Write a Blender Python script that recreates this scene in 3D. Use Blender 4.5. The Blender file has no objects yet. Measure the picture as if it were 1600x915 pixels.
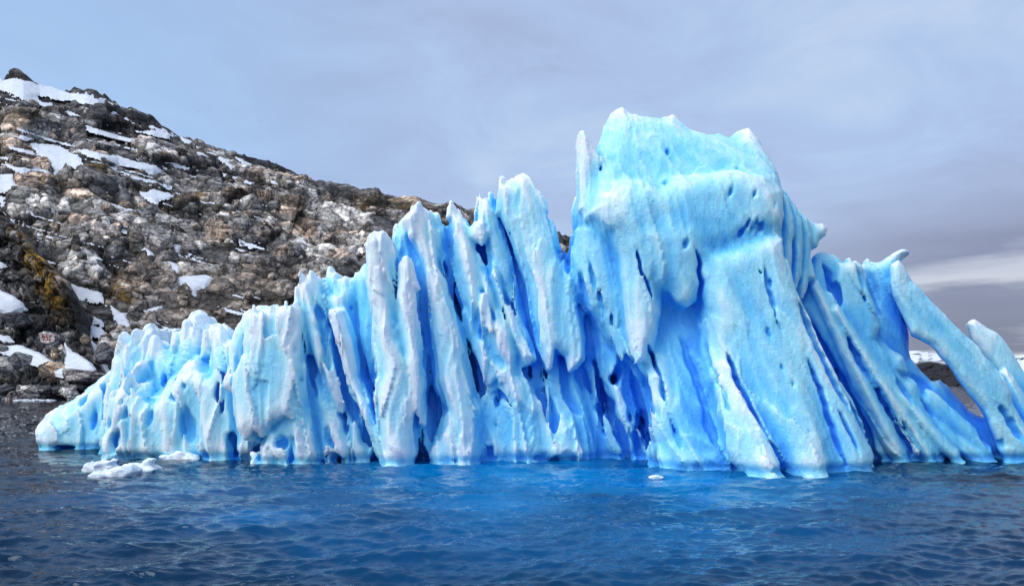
import bpy, bmesh, math, random
import numpy as np
from mathutils import Vector

S = bpy.context.scene
COL = S.collection
rng = np.random.default_rng(7)
random.seed(7)

# ------------------------------------------------------------------ camera
FPX = 1256.0          # focal length in pixels of a 1600 px wide frame
CAMH = 3.0            # eye height over the water
HORY = 600.0          # image row of the horizon
cam = bpy.data.objects.new('camera', bpy.data.cameras.new('camera'))
COL.objects.link(cam)
cam.location = (0, 0, CAMH)
cam.rotation_euler = (math.radians(90), 0, 0)
cam.data.sensor_width = 36.0
cam.data.lens = 36.0 * FPX / 1600.0
cam.data.shift_y = (HORY - 457.5) / 1600.0
cam.data.clip_start = 0.1
cam.data.clip_end = 60000
S.camera = cam

# ------------------------------------------------------------------ light
SUN_DIR = Vector((-0.62, -0.40, 0.80)).normalized()
sun_el = math.asin(SUN_DIR.z)
sun_rot = math.atan2(SUN_DIR.x, SUN_DIR.y)
sun = bpy.data.objects.new('sun', bpy.data.lights.new('sun', 'SUN'))
COL.objects.link(sun)
sun.data.energy = 1.25
sun.data.angle = math.radians(45)
sun.data.color = (1.0, 0.985, 0.955)
sun.rotation_euler = SUN_DIR.to_track_quat('Z', 'Y').to_euler()

S.view_settings.view_transform = 'Standard'
S.view_settings.look = 'None'
S.view_settings.exposure = 1.05
S.view_settings.gamma = 1.0
S.cycles.max_bounces = 12
S.cycles.diffuse_bounces = 7
S.cycles.glossy_bounces = 4
S.cycles.use_denoising = True


class NT:
    """small node-tree writer"""
    def __init__(self, tree):
        self.t = tree
        tree.nodes.clear()

    def n(self, typ, ins=None, **props):
        nd = self.t.nodes.new(typ)
        for k, v in props.items():
            setattr(nd, k, v)
        for k, v in (ins or {}).items():
            if isinstance(v, bpy.types.NodeSocket):
                self.t.links.new(v, nd.inputs[k])
            elif v is not None:
                nd.inputs[k].default_value = v
        return nd

    def link(self, a, b):
        self.t.links.new(a, b)

    def ramp(self, fac, stops, interp='LINEAR'):
        nd = self.t.nodes.new('ShaderNodeValToRGB')
        cr = nd.color_ramp
        cr.interpolation = interp
        while len(cr.elements) > 1:
            cr.elements.remove(cr.elements[-1])
        for i, (p, c) in enumerate(stops):
            e = cr.elements[0] if i == 0 else cr.elements.new(p)
            e.position = p
            e.color = (*c, 1.0) if len(c) == 3 else c
        self.t.links.new(fac, nd.inputs[0])
        return nd.outputs[0]

    def math(self, op, a, b=None, clamp=False):
        nd = self.t.nodes.new('ShaderNodeMath')
        nd.operation = op
        nd.use_clamp = clamp
        for i, v in enumerate((a, b)):
            if v is None:
                continue
            if isinstance(v, bpy.types.NodeSocket):
                self.t.links.new(v, nd.inputs[i])
            else:
                nd.inputs[i].default_value = v
        return nd.outputs[0]

    def mix(self, fac, a, b, mode='MIX'):
        nd = self.t.nodes.new('ShaderNodeMix')
        nd.data_type = 'RGBA'
        nd.blend_type = mode
        for sock, v in ((nd.inputs[0], fac), (nd.inputs[6], a), (nd.inputs[7], b)):
            if isinstance(v, bpy.types.NodeSocket):
                self.t.links.new(v, sock)
            elif isinstance(v, (int, float)):
                sock.default_value = v
            else:
                sock.default_value = (*v, 1.0) if len(v) == 3 else v
        return nd.outputs[2]


def srgb(r, g, b):
    """linear radiance that shows as this display colour at the scene's exposure"""
    f = lambda c: ((c / 255 + 0.055) / 1.055) ** 2.4 if c > 10.3 else c / 255 / 12.92
    e = 2 ** -S.view_settings.exposure
    return (f(r) * e, f(g) * e, f(b) * e)


# ------------------------------------------------------------------ sky: overcast over a physical sky
W = bpy.data.worlds.new('World')
S.world = W
W.use_nodes = True
w = NT(W.node_tree)
sky = w.n('ShaderNodeTexSky', sky_type='NISHITA', sun_disc=False, sun_elevation=sun_el,
          sun_rotation=sun_rot, air_density=1.0, dust_density=1.5)
tc = w.n('ShaderNodeTexCoord')
sep = w.n('ShaderNodeSeparateXYZ', {0: tc.outputs['Generated']})
el = sep.outputs[2]
# cloud deck: project the direction on a high sheet so clouds flatten to the horizon
den = w.math('ADD', w.math('MAXIMUM', el, 0.0), 0.13)
cx = w.math('DIVIDE', sep.outputs[0], den)
cy = w.math('DIVIDE', sep.outputs[1], den)
cv = w.n('ShaderNodeCombineXYZ', {0: cx, 1: cy, 2: 0.37})
big = w.n('ShaderNodeTexNoise', {'Vector': cv.outputs[0], 'Scale': 0.55, 'Detail': 5.0, 'Roughness': 0.5, 'Distortion': 0.25})
sml = w.n('ShaderNodeTexNoise', {'Vector': cv.outputs[0], 'Scale': 2.1, 'Detail': 9.0, 'Roughness': 0.6, 'Distortion': 0.7})
cn = w.math('ADD', w.math('MULTIPLY', big.outputs[0], 0.62), w.math('MULTIPLY', sml.outputs[0], 0.38))
deck = w.ramp(cn, [(0.36, srgb(162, 174, 205)), (0.46, srgb(170, 188, 224)), (0.55, srgb(178, 201, 236)),
                   (0.66, srgb(199, 216, 241))])
# the far lower deck: heavier grey bands with a paler gap near the horizon
bv = w.n('ShaderNodeCombineXYZ', {0: w.math('MULTIPLY', sep.outputs[0], 1.5), 1: w.math('MULTIPLY', sep.outputs[1], 1.5),
                                  2: w.math('MULTIPLY', el, 11.0)})
bn = w.n('ShaderNodeTexNoise', {'Vector': bv.outputs[0], 'Scale': 1.35, 'Detail': 8.0, 'Roughness': 0.55, 'Distortion': 0.35})
bh = w.math('ADD', el, w.math('MULTIPLY', w.math('SUBTRACT', bn.outputs[0], 0.5), 0.15))
bands = w.ramp(bh, [(0.0, srgb(206, 210, 222)), (0.034, srgb(204, 207, 219)), (0.05, srgb(118, 123, 152)), (0.085, srgb(130, 135, 163)),
                    (0.102, srgb(204, 206, 219)), (0.118, srgb(196, 200, 216)), (0.138, srgb(133, 139, 168)), (0.17, srgb(150, 157, 187)), (0.23, srgb(172, 184, 214))])
# east-side factor: the heavier bands hang over the open sea on the right
side = w.n('ShaderNodeMapRange', {0: sep.outputs[0], 1: 0.12, 2: 0.5, 3: 0.0, 4: 1.0}, interpolation_type='SMOOTHSTEP')
low = w.n('ShaderNodeMapRange', {0: el, 1: 0.15, 2: 0.24, 3: 1.0, 4: 0.0}, interpolation_type='SMOOTHSTEP')
lowf = w.math('MULTIPLY', low.outputs[0], side.outputs[0])
# the cover thins to a bluish veil on the left
west = w.n('ShaderNodeMapRange', {0: w.math('ADD', sep.outputs[0], w.math('MULTIPLY', big.outputs[0], -0.3)), 1: -0.20, 2: -0.58, 3: 0.0, 4: 0.5}, interpolation_type='SMOOTHSTEP')
deck = w.mix(west.outputs[0], deck, srgb(161, 204, 249))
cloud = w.mix(lowf, deck, bands)
skyc = w.n('ShaderNodeVectorMath', {0: sky.outputs[0], 'Scale': 0.1}, operation='SCALE')
mixed = w.mix(0.92, skyc.outputs[0], cloud)
bg = w.n('ShaderNodeBackground', {'Color': mixed, 'Strength': 1.0})
out = w.n('ShaderNodeOutputWorld', {'Surface': bg.outputs[0]})


# ------------------------------------------------------------------ helpers
def tag(o, label=None, cat=None, group=None, kind=None):
    if label: o['label'] = label
    if cat: o['category'] = cat
    if group: o['group'] = group
    if kind: o['kind'] = kind
    return o


def empty(name, loc=(0, 0, 0)):
    o = bpy.data.objects.new(name, None)
    COL.objects.link(o)
    o.location = loc
    return o


def mesh_obj(name, V, F, mat, parent=None, smooth=True, loc=None):
    """V (n,3), F (m,4) or (m,3) int arrays in world space; loc = origin of the new object"""
    V = np.asarray(V, np.float32)
    F = np.asarray(F, np.int32)
    o0 = np.zeros(3, np.float32) if loc is None else np.asarray(loc, np.float32)
    me = bpy.data.meshes.new(name)
    k = F.shape[1]
    me.vertices.add(len(V))
    me.vertices.foreach_set('co', (V - o0).ravel())
    me.loops.add(F.size)
    me.loops.foreach_set('vertex_index', F.ravel())
    me.polygons.add(len(F))
    me.polygons.foreach_set('loop_start', np.arange(0, F.size, k, dtype=np.int32))
    me.polygons.foreach_set('use_smooth', np.full(len(F), smooth))
    me.update(calc_edges=True)
    me.materials.append(mat)
    o = bpy.data.objects.new(name, me)
    COL.objects.link(o)
    if parent is not None:
        o.parent = parent
        o.location = o0 - np.asarray(parent.matrix_world.translation if parent.parent else parent.location, np.float32)
    else:
        o.location = o0
    return o


def set_attr(me, name, arr, typ='FLOAT'):
    if typ == 'COLOR':
        a = me.attributes.new(name, 'FLOAT_COLOR', 'POINT')
        c = np.ones((len(arr), 4), np.float32)
        c[:, :3] = arr
        a.data.foreach_set('color', c.ravel())
    else:
        a = me.attributes.new(name, 'FLOAT', 'POINT')
        a.data.foreach_set('value', np.asarray(arr, np.float32))


_R = rng.random((64, 64, 64)).astype(np.float32)


def vnoise(x, y, z):
    """smooth value noise in -1..1"""
    x = np.asarray(x, np.float32); y = np.asarray(y, np.float32); z = np.asarray(z, np.float32)
    x, y, z = np.broadcast_arrays(x, y, z)
    xi = np.floor(x).astype(np.int32); yi = np.floor(y).astype(np.int32); zi = np.floor(z).astype(np.int32)
    fx = x - xi; fy = y - yi; fz = z - zi
    fx = fx * fx * (3 - 2 * fx); fy = fy * fy * (3 - 2 * fy); fz = fz * fz * (3 - 2 * fz)
    x0 = xi & 63; x1 = (xi + 1) & 63; y0 = yi & 63; y1 = (yi + 1) & 63; z0 = zi & 63; z1 = (zi + 1) & 63
    a = _R[x0, y0, z0] * (1 - fx) + _R[x1, y0, z0] * fx
    b = _R[x0, y1, z0] * (1 - fx) + _R[x1, y1, z0] * fx
    c = _R[x0, y0, z1] * (1 - fx) + _R[x1, y0, z1] * fx
    d = _R[x0, y1, z1] * (1 - fx) + _R[x1, y1, z1] * fx
    a = a * (1 - fy) + b * fy
    c = c * (1 - fy) + d * fy
    return (a * (1 - fz) + c * fz) * 2 - 1


def fbm(x, y, z, o=4, g=0.5):
    s = 0; a = 1; t = 0
    for i in range(o):
        f = 2.03 ** i
        s = s + a * vnoise(x * f + 17.3 * i, y * f + 5.1 * i, z * f + 9.7 * i)
        t += a; a *= g
    return s / t


_J = rng.random((32, 32, 32, 3)).astype(np.float32)
_C = rng.random((32, 32, 32, 4)).astype(np.float32)


def worley(x, y, z, two=True, block=False):
    """F1, F2, index triplet of the nearest cell, vector to its centre"""
    x = np.asarray(x, np.float32); y = np.asarray(y, np.float32); z = np.asarray(z, np.float32)
    xi = np.floor(x).astype(np.int32); yi = np.floor(y).astype(np.int32); zi = np.floor(z).astype(np.int32)
    f1 = np.full(x.shape, 9, np.float32); f2 = f1.copy()
    bi = [np.zeros(x.shape, np.int32) for _ in range(3)]
    bd = [np.zeros(x.shape, np.float32) for _ in range(3)]
    for dx in (-1, 0, 1):
        for dy in (-1, 0, 1):
            for dz in (-1, 0, 1):
                a = xi + dx; b = yi + dy; c = zi + dz
                j = _J[a & 31, b & 31, c & 31]
                ex = x - (a + j[..., 0]); ey = y - (b + j[..., 1]); ez = z - (c + j[..., 2])
                d = np.sqrt(ex ** 4 + ey ** 4 + ez ** 4) if block else ex * ex + ey * ey + ez * ez
                m = d < f1
                f2 = np.where(m, f1, np.minimum(f2, d))
                f1 = np.where(m, d, f1)
                if two:
                    for q, v in zip(bi, (a, b, c)): q[m] = v[m]
                    for q, v in zip(bd, (ex, ey, ez)): q[m] = v[m]
    return np.sqrt(f1), np.sqrt(f2), bi, bd


def cellrand(bi):
    return _C[bi[0] & 31, bi[1] & 31, bi[2] & 31]


def at(px, py, Y):
    """world point seen at picture position (px, py) when it stands Y metres away"""
    return np.array([(px - 800.0) / FPX * Y, Y, CAMH + (HORY - py) / FPX * Y])


def poly_sd(poly, X, Z):
    """signed distance (negative inside) of points to a closed polygon"""
    P = np.asarray(poly, np.float32)
    d2 = np.full(X.shape, 1e9, np.float32)
    ins = np.zeros(X.shape, bool)
    n = len(P)
    for i in range(n):
        a = P[i]; b = P[(i + 1) % n]
        e = b - a
        wx = X - a[0]; wz = Z - a[1]
        t = np.clip((wx * e[0] + wz * e[1]) / (e @ e + 1e-9), 0, 1)
        d2 = np.minimum(d2, (wx - e[0] * t) ** 2 + (wz - e[1] * t) ** 2)
        if a[1] != b[1]:
            c = ((a[1] > Z) != (b[1] > Z)) & (X < (b[0] - a[0]) * (Z - a[1]) / (b[1] - a[1]) + a[0])
            ins ^= c
    d = np.sqrt(d2)
    return np.where(ins, -d, d)


def sstep(a, b, x):
    t = np.clip((x - a) / (b - a), 0, 1)
    return t * t * (3 - 2 * t)


def grid_faces(nr, nc):
    i = np.arange(nr * nc).reshape(nr, nc)
    return np.stack([i[:-1, :-1], i[:-1, 1:], i[1:, 1:], i[1:, :-1]], -1).reshape(-1, 4)


# ------------------------------------------------------------------ materials
def mat_new(name):
    m = bpy.data.materials.new(name)
    m.use_nodes = True
    return m, NT(m.node_tree)


def make_ice():
    m, t = mat_new('glacier_ice')
    tc = t.n('ShaderNodeTexCoord')
    rind_shade = t.n('ShaderNodeAttribute', attribute_name='rind_shade').outputs['Fac']
    geo = t.n('ShaderNodeNewGeometry')
    mp = t.n('ShaderNodeMapping', {'Vector': geo.outputs['Position'], 'Scale': (1.0, 1.0, 0.3), 'Rotation': (0, math.radians(-14), 0)})
    n1 = t.n('ShaderNodeTexNoise', {'Vector': mp.outputs[0], 'Scale': 1.1, 'Detail': 8.0, 'Roughness': 0.62})
    n2 = t.n('ShaderNodeTexNoise', {'Vector': geo.outputs['Position'], 'Scale': 9.0, 'Detail': 5.0, 'Roughness': 0.65})
    f = t.math('ADD', rind_shade, t.math('MULTIPLY', t.math('SUBTRACT', n1.outputs[0], 0.5), 0.75))
    zz = t.n('ShaderNodeSeparateXYZ', {0: geo.outputs['Position']}).outputs[2]
    soak = t.n('ShaderNodeMapRange', {0: t.math('ADD', zz, t.math('MULTIPLY', n1.outputs[0], -0.5)), 1: -0.12, 2: 0.2, 3: -0.28, 4: 0.0}, interpolation_type='SMOOTHSTEP')
    f = t.math('ADD', f, soak.outputs[0])
    f = t.math('ADD', f, t.math('MULTIPLY', t.math('SUBTRACT', n2.outputs[0], 0.5), 0.10))
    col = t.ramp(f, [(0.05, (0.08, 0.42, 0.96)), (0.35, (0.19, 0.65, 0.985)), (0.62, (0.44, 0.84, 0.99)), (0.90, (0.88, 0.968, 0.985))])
    # frost crystals, melt ripples
    mr = t.n('ShaderNodeMapping', {'Vector': geo.outputs['Position'], 'Scale': (1.0, 1.0, 2.2)})
    rp = t.n('ShaderNodeTexNoise', {'Vector': mr.outputs[0], 'Scale': 7.0, 'Detail': 5.0, 'Roughness': 0.55, 'Distortion': 0.6})
    fr = t.n('ShaderNodeTexNoise', {'Vector': geo.outputs['Position'], 'Scale': 30.0, 'Detail': 3.0, 'Roughness': 0.6})
    mv = t.n('ShaderNodeMapping', {'Vector': geo.outputs['Position'], 'Scale': (1.0, 1.0, 0.4), 'Rotation': (0, math.radians(-14), 0)})
    vo = t.n('ShaderNodeTexVoronoi', {'Vector': mv.outputs[0], 'Scale': 4.2, 'Detail': 2.0, 'Roughness': 0.6})
    h = t.math('ADD', t.math('MULTIPLY', rp.outputs[0], 0.09), t.math('MULTIPLY', fr.outputs[0], 0.022))
    h = t.math('ADD', h, t.math('MULTIPLY', vo.outputs['Distance'], 0.07))
    bump = t.n('ShaderNodeBump', {'Strength': 0.34, 'Distance': 1.0, 'Height': h})
    wet = t.n('ShaderNodeMapRange', {0: t.math('ADD', t.n('ShaderNodeSeparateXYZ', {0: geo.outputs['Position']}).outputs[2], t.math('MULTIPLY', n1.outputs[0], -0.5)), 1: -0.12, 2: 0.22, 3: 0.10, 4: 0.38}, interpolation_type='SMOOTHSTEP')
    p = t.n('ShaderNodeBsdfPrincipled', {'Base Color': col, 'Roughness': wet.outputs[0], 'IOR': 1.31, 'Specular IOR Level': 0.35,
                                         'Subsurface Weight': 0.5, 'Subsurface Radius': (0.10, 0.45, 1.0), 'Subsurface Scale': 0.2,
                                         'Normal': bump.outputs[0]})
    t.n('ShaderNodeOutputMaterial', {'Surface': p.outputs[0]})
    return m


def make_snow():
    m, t = mat_new('snow')
    geo = t.n('ShaderNodeNewGeometry')
    n = t.n('ShaderNodeTexNoise', {'Vector': geo.outputs['Position'], 'Scale': 0.5, 'Detail': 6.0, 'Roughness': 0.6})
    col = t.ramp(n.outputs[0], [(0.3, (0.56, 0.60, 0.66)), (0.5, (0.68, 0.71, 0.75)), (0.7, (0.76, 0.78, 0.81))])
    b = t.n('ShaderNodeBump', {'Strength': 0.4, 'Distance': 0.6, 'Height': n.outputs[0]})
    p = t.n('ShaderNodeBsdfPrincipled', {'Base Color': col, 'Roughness': 0.7, 'Normal': b.outputs[0]})
    t.n('ShaderNodeOutputMaterial', {'Surface': p.outputs[0]})
    return m


def make_rock(name='lichened_rock', attr=True, base=(0.3, 0.28, 0.26), sc=1.0):
    m, t = mat_new(name)
    geo = t.n('ShaderNodeNewGeometry')
    if attr:
        src = t.n('ShaderNodeAttribute', attribute_name='stone').outputs['Color']
    else:
        oi = t.n('ShaderNodeObjectInfo')
        src = t.mix(oi.outputs['Random'], base, tuple(min(1, c * 0.55) for c in base))
    n1 = t.n('ShaderNodeTexNoise', {'Vector': geo.outputs['Position'], 'Scale': 0.55 * sc, 'Detail': 9.0, 'Roughness': 0.68})
    wn = t.n('ShaderNodeTexNoise', {'Vector': geo.outputs['Position'], 'Scale': 0.35 * sc, 'Detail': 4.0})
    off = t.n('ShaderNodeVectorMath', {0: wn.outputs['Color'], 'Scale': 2.6 / sc}, operation='SCALE')
    pos = t.n('ShaderNodeVectorMath', {0: geo.outputs['Position'], 1: off.outputs[0]}, operation='ADD')
    mp = t.n('ShaderNodeMapping', {'Vector': pos.outputs[0], 'Rotation': (0, math.radians(-27), 0), 'Scale': (0.8, 0.8, 1.45)})
    col = src
    edges = []
    for s_, lo_, hi_, wd, amt in ((0.11, 0.42, 1.6, 0.04, 0.95), (0.34, 0.65, 1.3, 0.055, 0.75), (1.1, 0.85, 1.12, 0.08, 0.3)):
        vc = t.n('ShaderNodeTexVoronoi', {'Vector': mp.outputs[0], 'Scale': s_ * sc, 'Randomness': 0.95})
        ve = t.n('ShaderNodeTexVoronoi', {'Vector': mp.outputs[0], 'Scale': s_ * sc, 'Randomness': 0.95}, feature='DISTANCE_TO_EDGE')
        tone = t.ramp(t.n('ShaderNodeSeparateColor', {0: vc.outputs['Color']}).outputs[0], [(0.1, (lo_,) * 3), (0.9, (hi_, hi_ * 0.98, hi_ * 0.95))])
        col = t.mix(1.0, col, tone, 'MULTIPLY')
        open_ = t.math('MULTIPLY', ve.outputs['Distance'], t.math('ADD', t.math('MULTIPLY', n1.outputs[0], 3.0), -0.6))
        crack = t.ramp(open_, [(0.0, (0.10, 0.10, 0.10)), (wd, (1, 1, 1))])
        col = t.mix(amt, col, crack, 'MULTIPLY')
        edges.append(t.math('MULTIPLY', t.math('MINIMUM', ve.outputs['Distance'], 0.12), 1.6 / (s_ * sc)))
    lich = t.ramp(n1.outputs[0], [(0.51, (1.12, 1.12, 1.12)), (0.57, (0.42, 0.41, 0.40))])
    col = t.mix(0.7, col, lich, 'MULTIPLY')
    h = t.math('ADD', t.math('ADD', edges[0], edges[1]), t.math('MULTIPLY', n1.outputs[0], 0.8 / sc))
    b = t.n('ShaderNodeBump', {'Strength': 0.6, 'Distance': 0.6, 'Height': h})
    p = t.n('ShaderNodeBsdfPrincipled', {'Base Color': col, 'Roughness': 0.85, 'Specular IOR Level': 0.3, 'Normal': b.outputs[0]})
    t.n('ShaderNodeOutputMaterial', {'Surface': p.outputs[0]})
    return m


def make_water():
    m, t = mat_new('sea_water')
    geo = t.n('ShaderNodeNewGeometry')
    mp = t.n('ShaderNodeMapping', {'Vector': geo.outputs['Position'], 'Scale': (0.7, 1.0, 1.0), 'Rotation': (0, 0, math.radians(12))})
    n1 = t.n('ShaderNodeTexNoise', {'Vector': mp.outputs[0], 'Scale': 2.6, 'Detail': 5.0, 'Roughness': 0.6, 'Distortion': 0.4})
    n2 = t.n('ShaderNodeTexNoise', {'Vector': mp.outputs[0], 'Scale': 11.0, 'Detail': 3.0, 'Roughness': 0.55})
    h = t.math('ADD', t.math('MULTIPLY', n1.outputs[0], 0.035), t.math('MULTIPLY', n2.outputs[0], 0.004))
    b = t.n('ShaderNodeBump', {'Strength': 1.0, 'Distance': 1.0, 'Height': h})
    ice_glow = t.n('ShaderNodeAttribute', attribute_name='ice_glow').outputs['Fac']
    body = t.ramp(ice_glow, [(0.0, (0.0, 0.008, 0.022)), (0.4, (0.0, 0.075, 0.21)), (1.0, (0.0, 0.22, 0.55))])
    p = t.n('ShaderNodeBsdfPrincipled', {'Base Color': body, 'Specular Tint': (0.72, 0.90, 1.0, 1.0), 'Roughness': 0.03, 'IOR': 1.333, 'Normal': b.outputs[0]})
    t.n('ShaderNodeOutputMaterial', {'Surface': p.outputs[0]})
    return m


def make_plain(name, col, rough=0.7):
    m, t = mat_new(name)
    geo = t.n('ShaderNodeNewGeometry')
    n = t.n('ShaderNodeTexNoise', {'Vector': geo.outputs['Position'], 'Scale': 6.0, 'Detail': 4.0})
    c = t.mix(n.outputs[0], col, tuple(x * 0.7 for x in col))
    p = t.n('ShaderNodeBsdfPrincipled', {'Base Color': c, 'Roughness': rough})
    t.n('ShaderNodeOutputMaterial', {'Surface': p.outputs[0]})
    return m


M_ICE = make_ice()
M_SNOW = make_snow()
M_ROCK = make_rock()
M_STONE = make_rock('shore_stone', False, (0.30, 0.28, 0.26), 2.0)
M_WATER = make_water()
M_PAINT = make_plain('red_paint', (0.55, 0.04, 0.03))
M_BIRD = make_plain('dark_plumage', (0.05, 0.05, 0.06))


# ------------------------------------------------------------------ water
def ocean_tile(N, L, wl_lo, wl_hi, wind, seed, spread=2.6):
    r = np.random.default_rng(seed)
    k1 = np.fft.fftfreq(N, L / N) * 2 * np.pi
    kx, ky = np.meshgrid(k1, k1, indexing='ij')
    k = np.hypot(kx, ky); k[0, 0] = 1e9
    cosw = (kx * wind[0] + ky * wind[1]) / k
    lam = 2 * np.pi / k
    amp = k ** -1.45 * np.abs(cosw) ** spread * np.exp(-(lam / wl_hi) ** 4) * np.exp(-(wl_lo / lam) ** 4)
    amp[0, 0] = 0
    ph = np.exp(2j * np.pi * r.random((N, N)))
    h = np.fft.ifft2(amp * ph).real
    dx = np.fft.ifft2(amp * ph * (-1j) * kx / k).real
    dy = np.fft.ifft2(amp * ph * (-1j) * ky / k).real
    s = h.std()
    return (h / s).astype(np.float32), (dx / s).astype(np.float32), (dy / s).astype(np.float32), L


def sample(tile, L, x, y):
    N = tile.shape[0]
    u = x / L * N; v = y / L * N
    ui = np.floor(u).astype(int); vi = np.floor(v).astype(int)
    fu = u - ui; fv = v - vi
    a = tile[ui % N, vi % N]; b = tile[(ui + 1) % N, vi % N]; c = tile[ui % N, (vi + 1) % N]; d = tile[(ui + 1) % N, (vi + 1) % N]
    return (a * (1 - fu) + b * fu) * (1 - fv) + (c * (1 - fu) + d * fu) * fv


def build_water():
    rows = np.concatenate([np.linspace(-60, 7.5, 14), FPX * CAMH / (np.linspace(1060, 606, 520) - HORY),
                           np.geomspace(700, 30000, 14)])
    wing = np.geomspace(0.72, 9.0, 46)[1:]
    cols = np.concatenate([-wing[::-1], np.linspace(-0.72, 0.72, 1060), wing])
    X = np.maximum(rows, 10.0)[:, None] * cols[None, :]
    Y = np.repeat(rows[:, None], len(cols), 1)
    near = sstep(8.0, 10.5, Y) * sstep(1.1, 0.74, np.abs(cols))[None, :]
    H = np.zeros(X.shape, np.float32); DX = H.copy(); DY = H.copy()
    for (N, L, lo, hi, wind, seed, a, fade) in ((256, 47.0, 1.0, 5.0, (0.30, -0.95), 3, 0.052, 500.0),
                                               (512, 23.0, 0.25, 1.1, (-0.10, -0.99), 4, 0.0215, 160.0),
                                               (512, 9.7, 0.10, 0.45, (0.25, -0.97), 5, 0.0075, 50.0)):
        h, dx, dy, L = ocean_tile(N, L, lo, hi, wind, seed)
        f = a * near * np.exp(-(Y / fade) ** 2)
        gust = 0.9 + 0.6 * fbm(X * 0.16 + seed, Y * 0.09, 0.5, 3)
        f = f * gust
        H += f * sample(h, L, X, Y); DX += f * sample(dx, L, X, Y); DY += f * sample(dy, L, X, Y)
    V = np.stack([X - 0.5 * DX, Y - 0.5 * DY, H], -1).reshape(-1, 3)
    # glow of submerged ice, painted into the water colour before the berg
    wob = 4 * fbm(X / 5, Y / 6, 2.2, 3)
    ice_glow = np.exp(-((X - 0.5 + wob) / 9.5) ** 2) * sstep(9, 23, Y + wob) * sstep(46, 36, Y) * (0.75 + 0.45 * fbm(X / 3, Y / 2, 1.2, 3))
    o = mesh_obj('sea_water', V, grid_faces(len(rows), len(cols)), M_WATER)
    set_attr(o.data, 'ice_glow', np.clip(ice_glow, 0, 1).ravel())
    tag(o, 'rippled dark blue sea around the iceberg', kind='structure')
    return o


build_water()


# ------------------------------------------------------------------ rocky mountainside
def rock_colors(P, PX, PY, cells, pale, moss):
    """albedo of fractured, lichen-grown gneiss: slab tone, pink slabs, dark joints and lichen, moss"""
    r = [cellrand(c[0]) for c in cells]
    x, y, z = P[..., 0], P[..., 1], P[..., 2]
    v = 0.5 + 0.5 * (r[0][..., 0] - 0.5) + 0.55 * (r[1][..., 0] - 0.5) + 0.15 * (r[2][..., 0] - 0.5) + pale
    v = v + 0.18 * fbm(x / 4, y / 4, z / 3, 3)
    g = np.array([0.07, 0.07, 0.078]); m_ = np.array([0.34, 0.33, 0.335]); p_ = np.array([0.84, 0.80, 0.77]); q_ = np.array([0.86, 0.65, 0.50])
    c = g + (m_ - g) * sstep(0.18, 0.5, v)[..., None]
    c = c + (p_ - c) * sstep(0.52, 0.78, v)[..., None]
    c = c + (q_ - c) * (sstep(0.60, 0.72, r[1][..., 1]) * sstep(0.5, 0.75, v) * 0.9)[..., None]
    # joints filled with black lichen and soil, some wide, some hairline
    open_ = sstep(-0.35, 0.25, fbm(x / 9, y / 9, z / 9, 3))
    dark = np.array([0.018, 0.017, 0.017])
    for (bi, jn), wgt in zip(cells, (0.8, 0.6, 0.3)):
        c = c + (dark - c) * (wgt * (1 - jn) * (0.5 + 0.5 * open_))[..., None]
    blot = sstep(0.0, 0.16, fbm((x - 0.6 * z) / 2.6, y / 3, (z + 0.5 * x) / 1.1, 4) - 0.55 * pale)
    c = c + (dark * 1.8 - c) * (0.6 * blot)[..., None]
    mo = np.array([0.11, 0.068, 0.014]) * (0.4 + 1.2 * sstep(-0.3, 0.3, fbm(x / 1.5, y / 2, z / 0.9, 3)))[..., None]
    c = c + (mo * (0.5 + r[2][..., 2:3]) - c) * (np.clip(moss, 0, 1) * 0.92 * sstep(-0.4, 0.0, fbm(x / 2.2, y / 3, z / 1.0, 3)))[..., None]
    return c


def craggy(P, N, amp, sizes, shear):
    """blocky displacement: tilted facets per cell, deep joints between the cells"""
    # bedding and joints dip down to the right
    x = 0.88 * P[..., 0] - 0.47 * P[..., 2] + shear * 0.2 * P[..., 1]; y = P[..., 1] * 0.8; z = 0.88 * P[..., 2] + 0.47 * P[..., 0]
    disp = 0.0
    cells = []
    wx = fbm(x / 13, y / 13, z / 13, 3) * 4.0
    # stepped bedding: short overhanging ledges
    q = z / (sizes[1] * 0.9) + 0.9 * fbm(x / 20, y / 20, z / 9, 3) + 0.25 * fbm(x / 4, y / 4, z / 3, 2)
    q = q - np.floor(q)
    disp = disp + amp * sizes[1] * 0.9 * (sstep(0, 0.85, q) * (1 - sstep(0.86, 1.0, q)) - 0.5) * sstep(-0.3, 0.3, vnoise(x / 25, y / 25, z / 25))
    for i, s in enumerate(sizes):
        f1, f2, bi, bd = worley((x + wx) / (s * 1.15), (y + wx) / s + 3 * i, (z - wx) / (s * 0.75), block=True)
        r = cellrand(bi)
        tilt = (bd[0] * (r[..., 1] - 0.5) + bd[1] * (r[..., 2] - 0.5) + bd[2] * (r[..., 3] - 0.5)) * 2.2
        jn = sstep(0.015, 0.15, f2 - f1)
        disp = disp + amp * s * (0.6 if i == 2 else 1.0) * (0.8 * (r[..., 0] - 0.5) + tilt * 0.7 - 0.35 * (1 - jn))
        cells.append((bi, jn))
    return disp, cells


def surf_normals(P):
    du = np.gradient(P, axis=1); dv = np.gradient(P, axis=0)
    n = np.cross(du, dv)
    n /= np.linalg.norm(n, axis=-1, keepdims=True) + 1e-9
    n[n[..., 1] > 0] *= -1          # face the viewer's side
    return n


def interp_poly(xs, pts):
    p = np.array(pts, float)
    return np.interp(xs, p[:, 0], p[:, 1])


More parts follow.
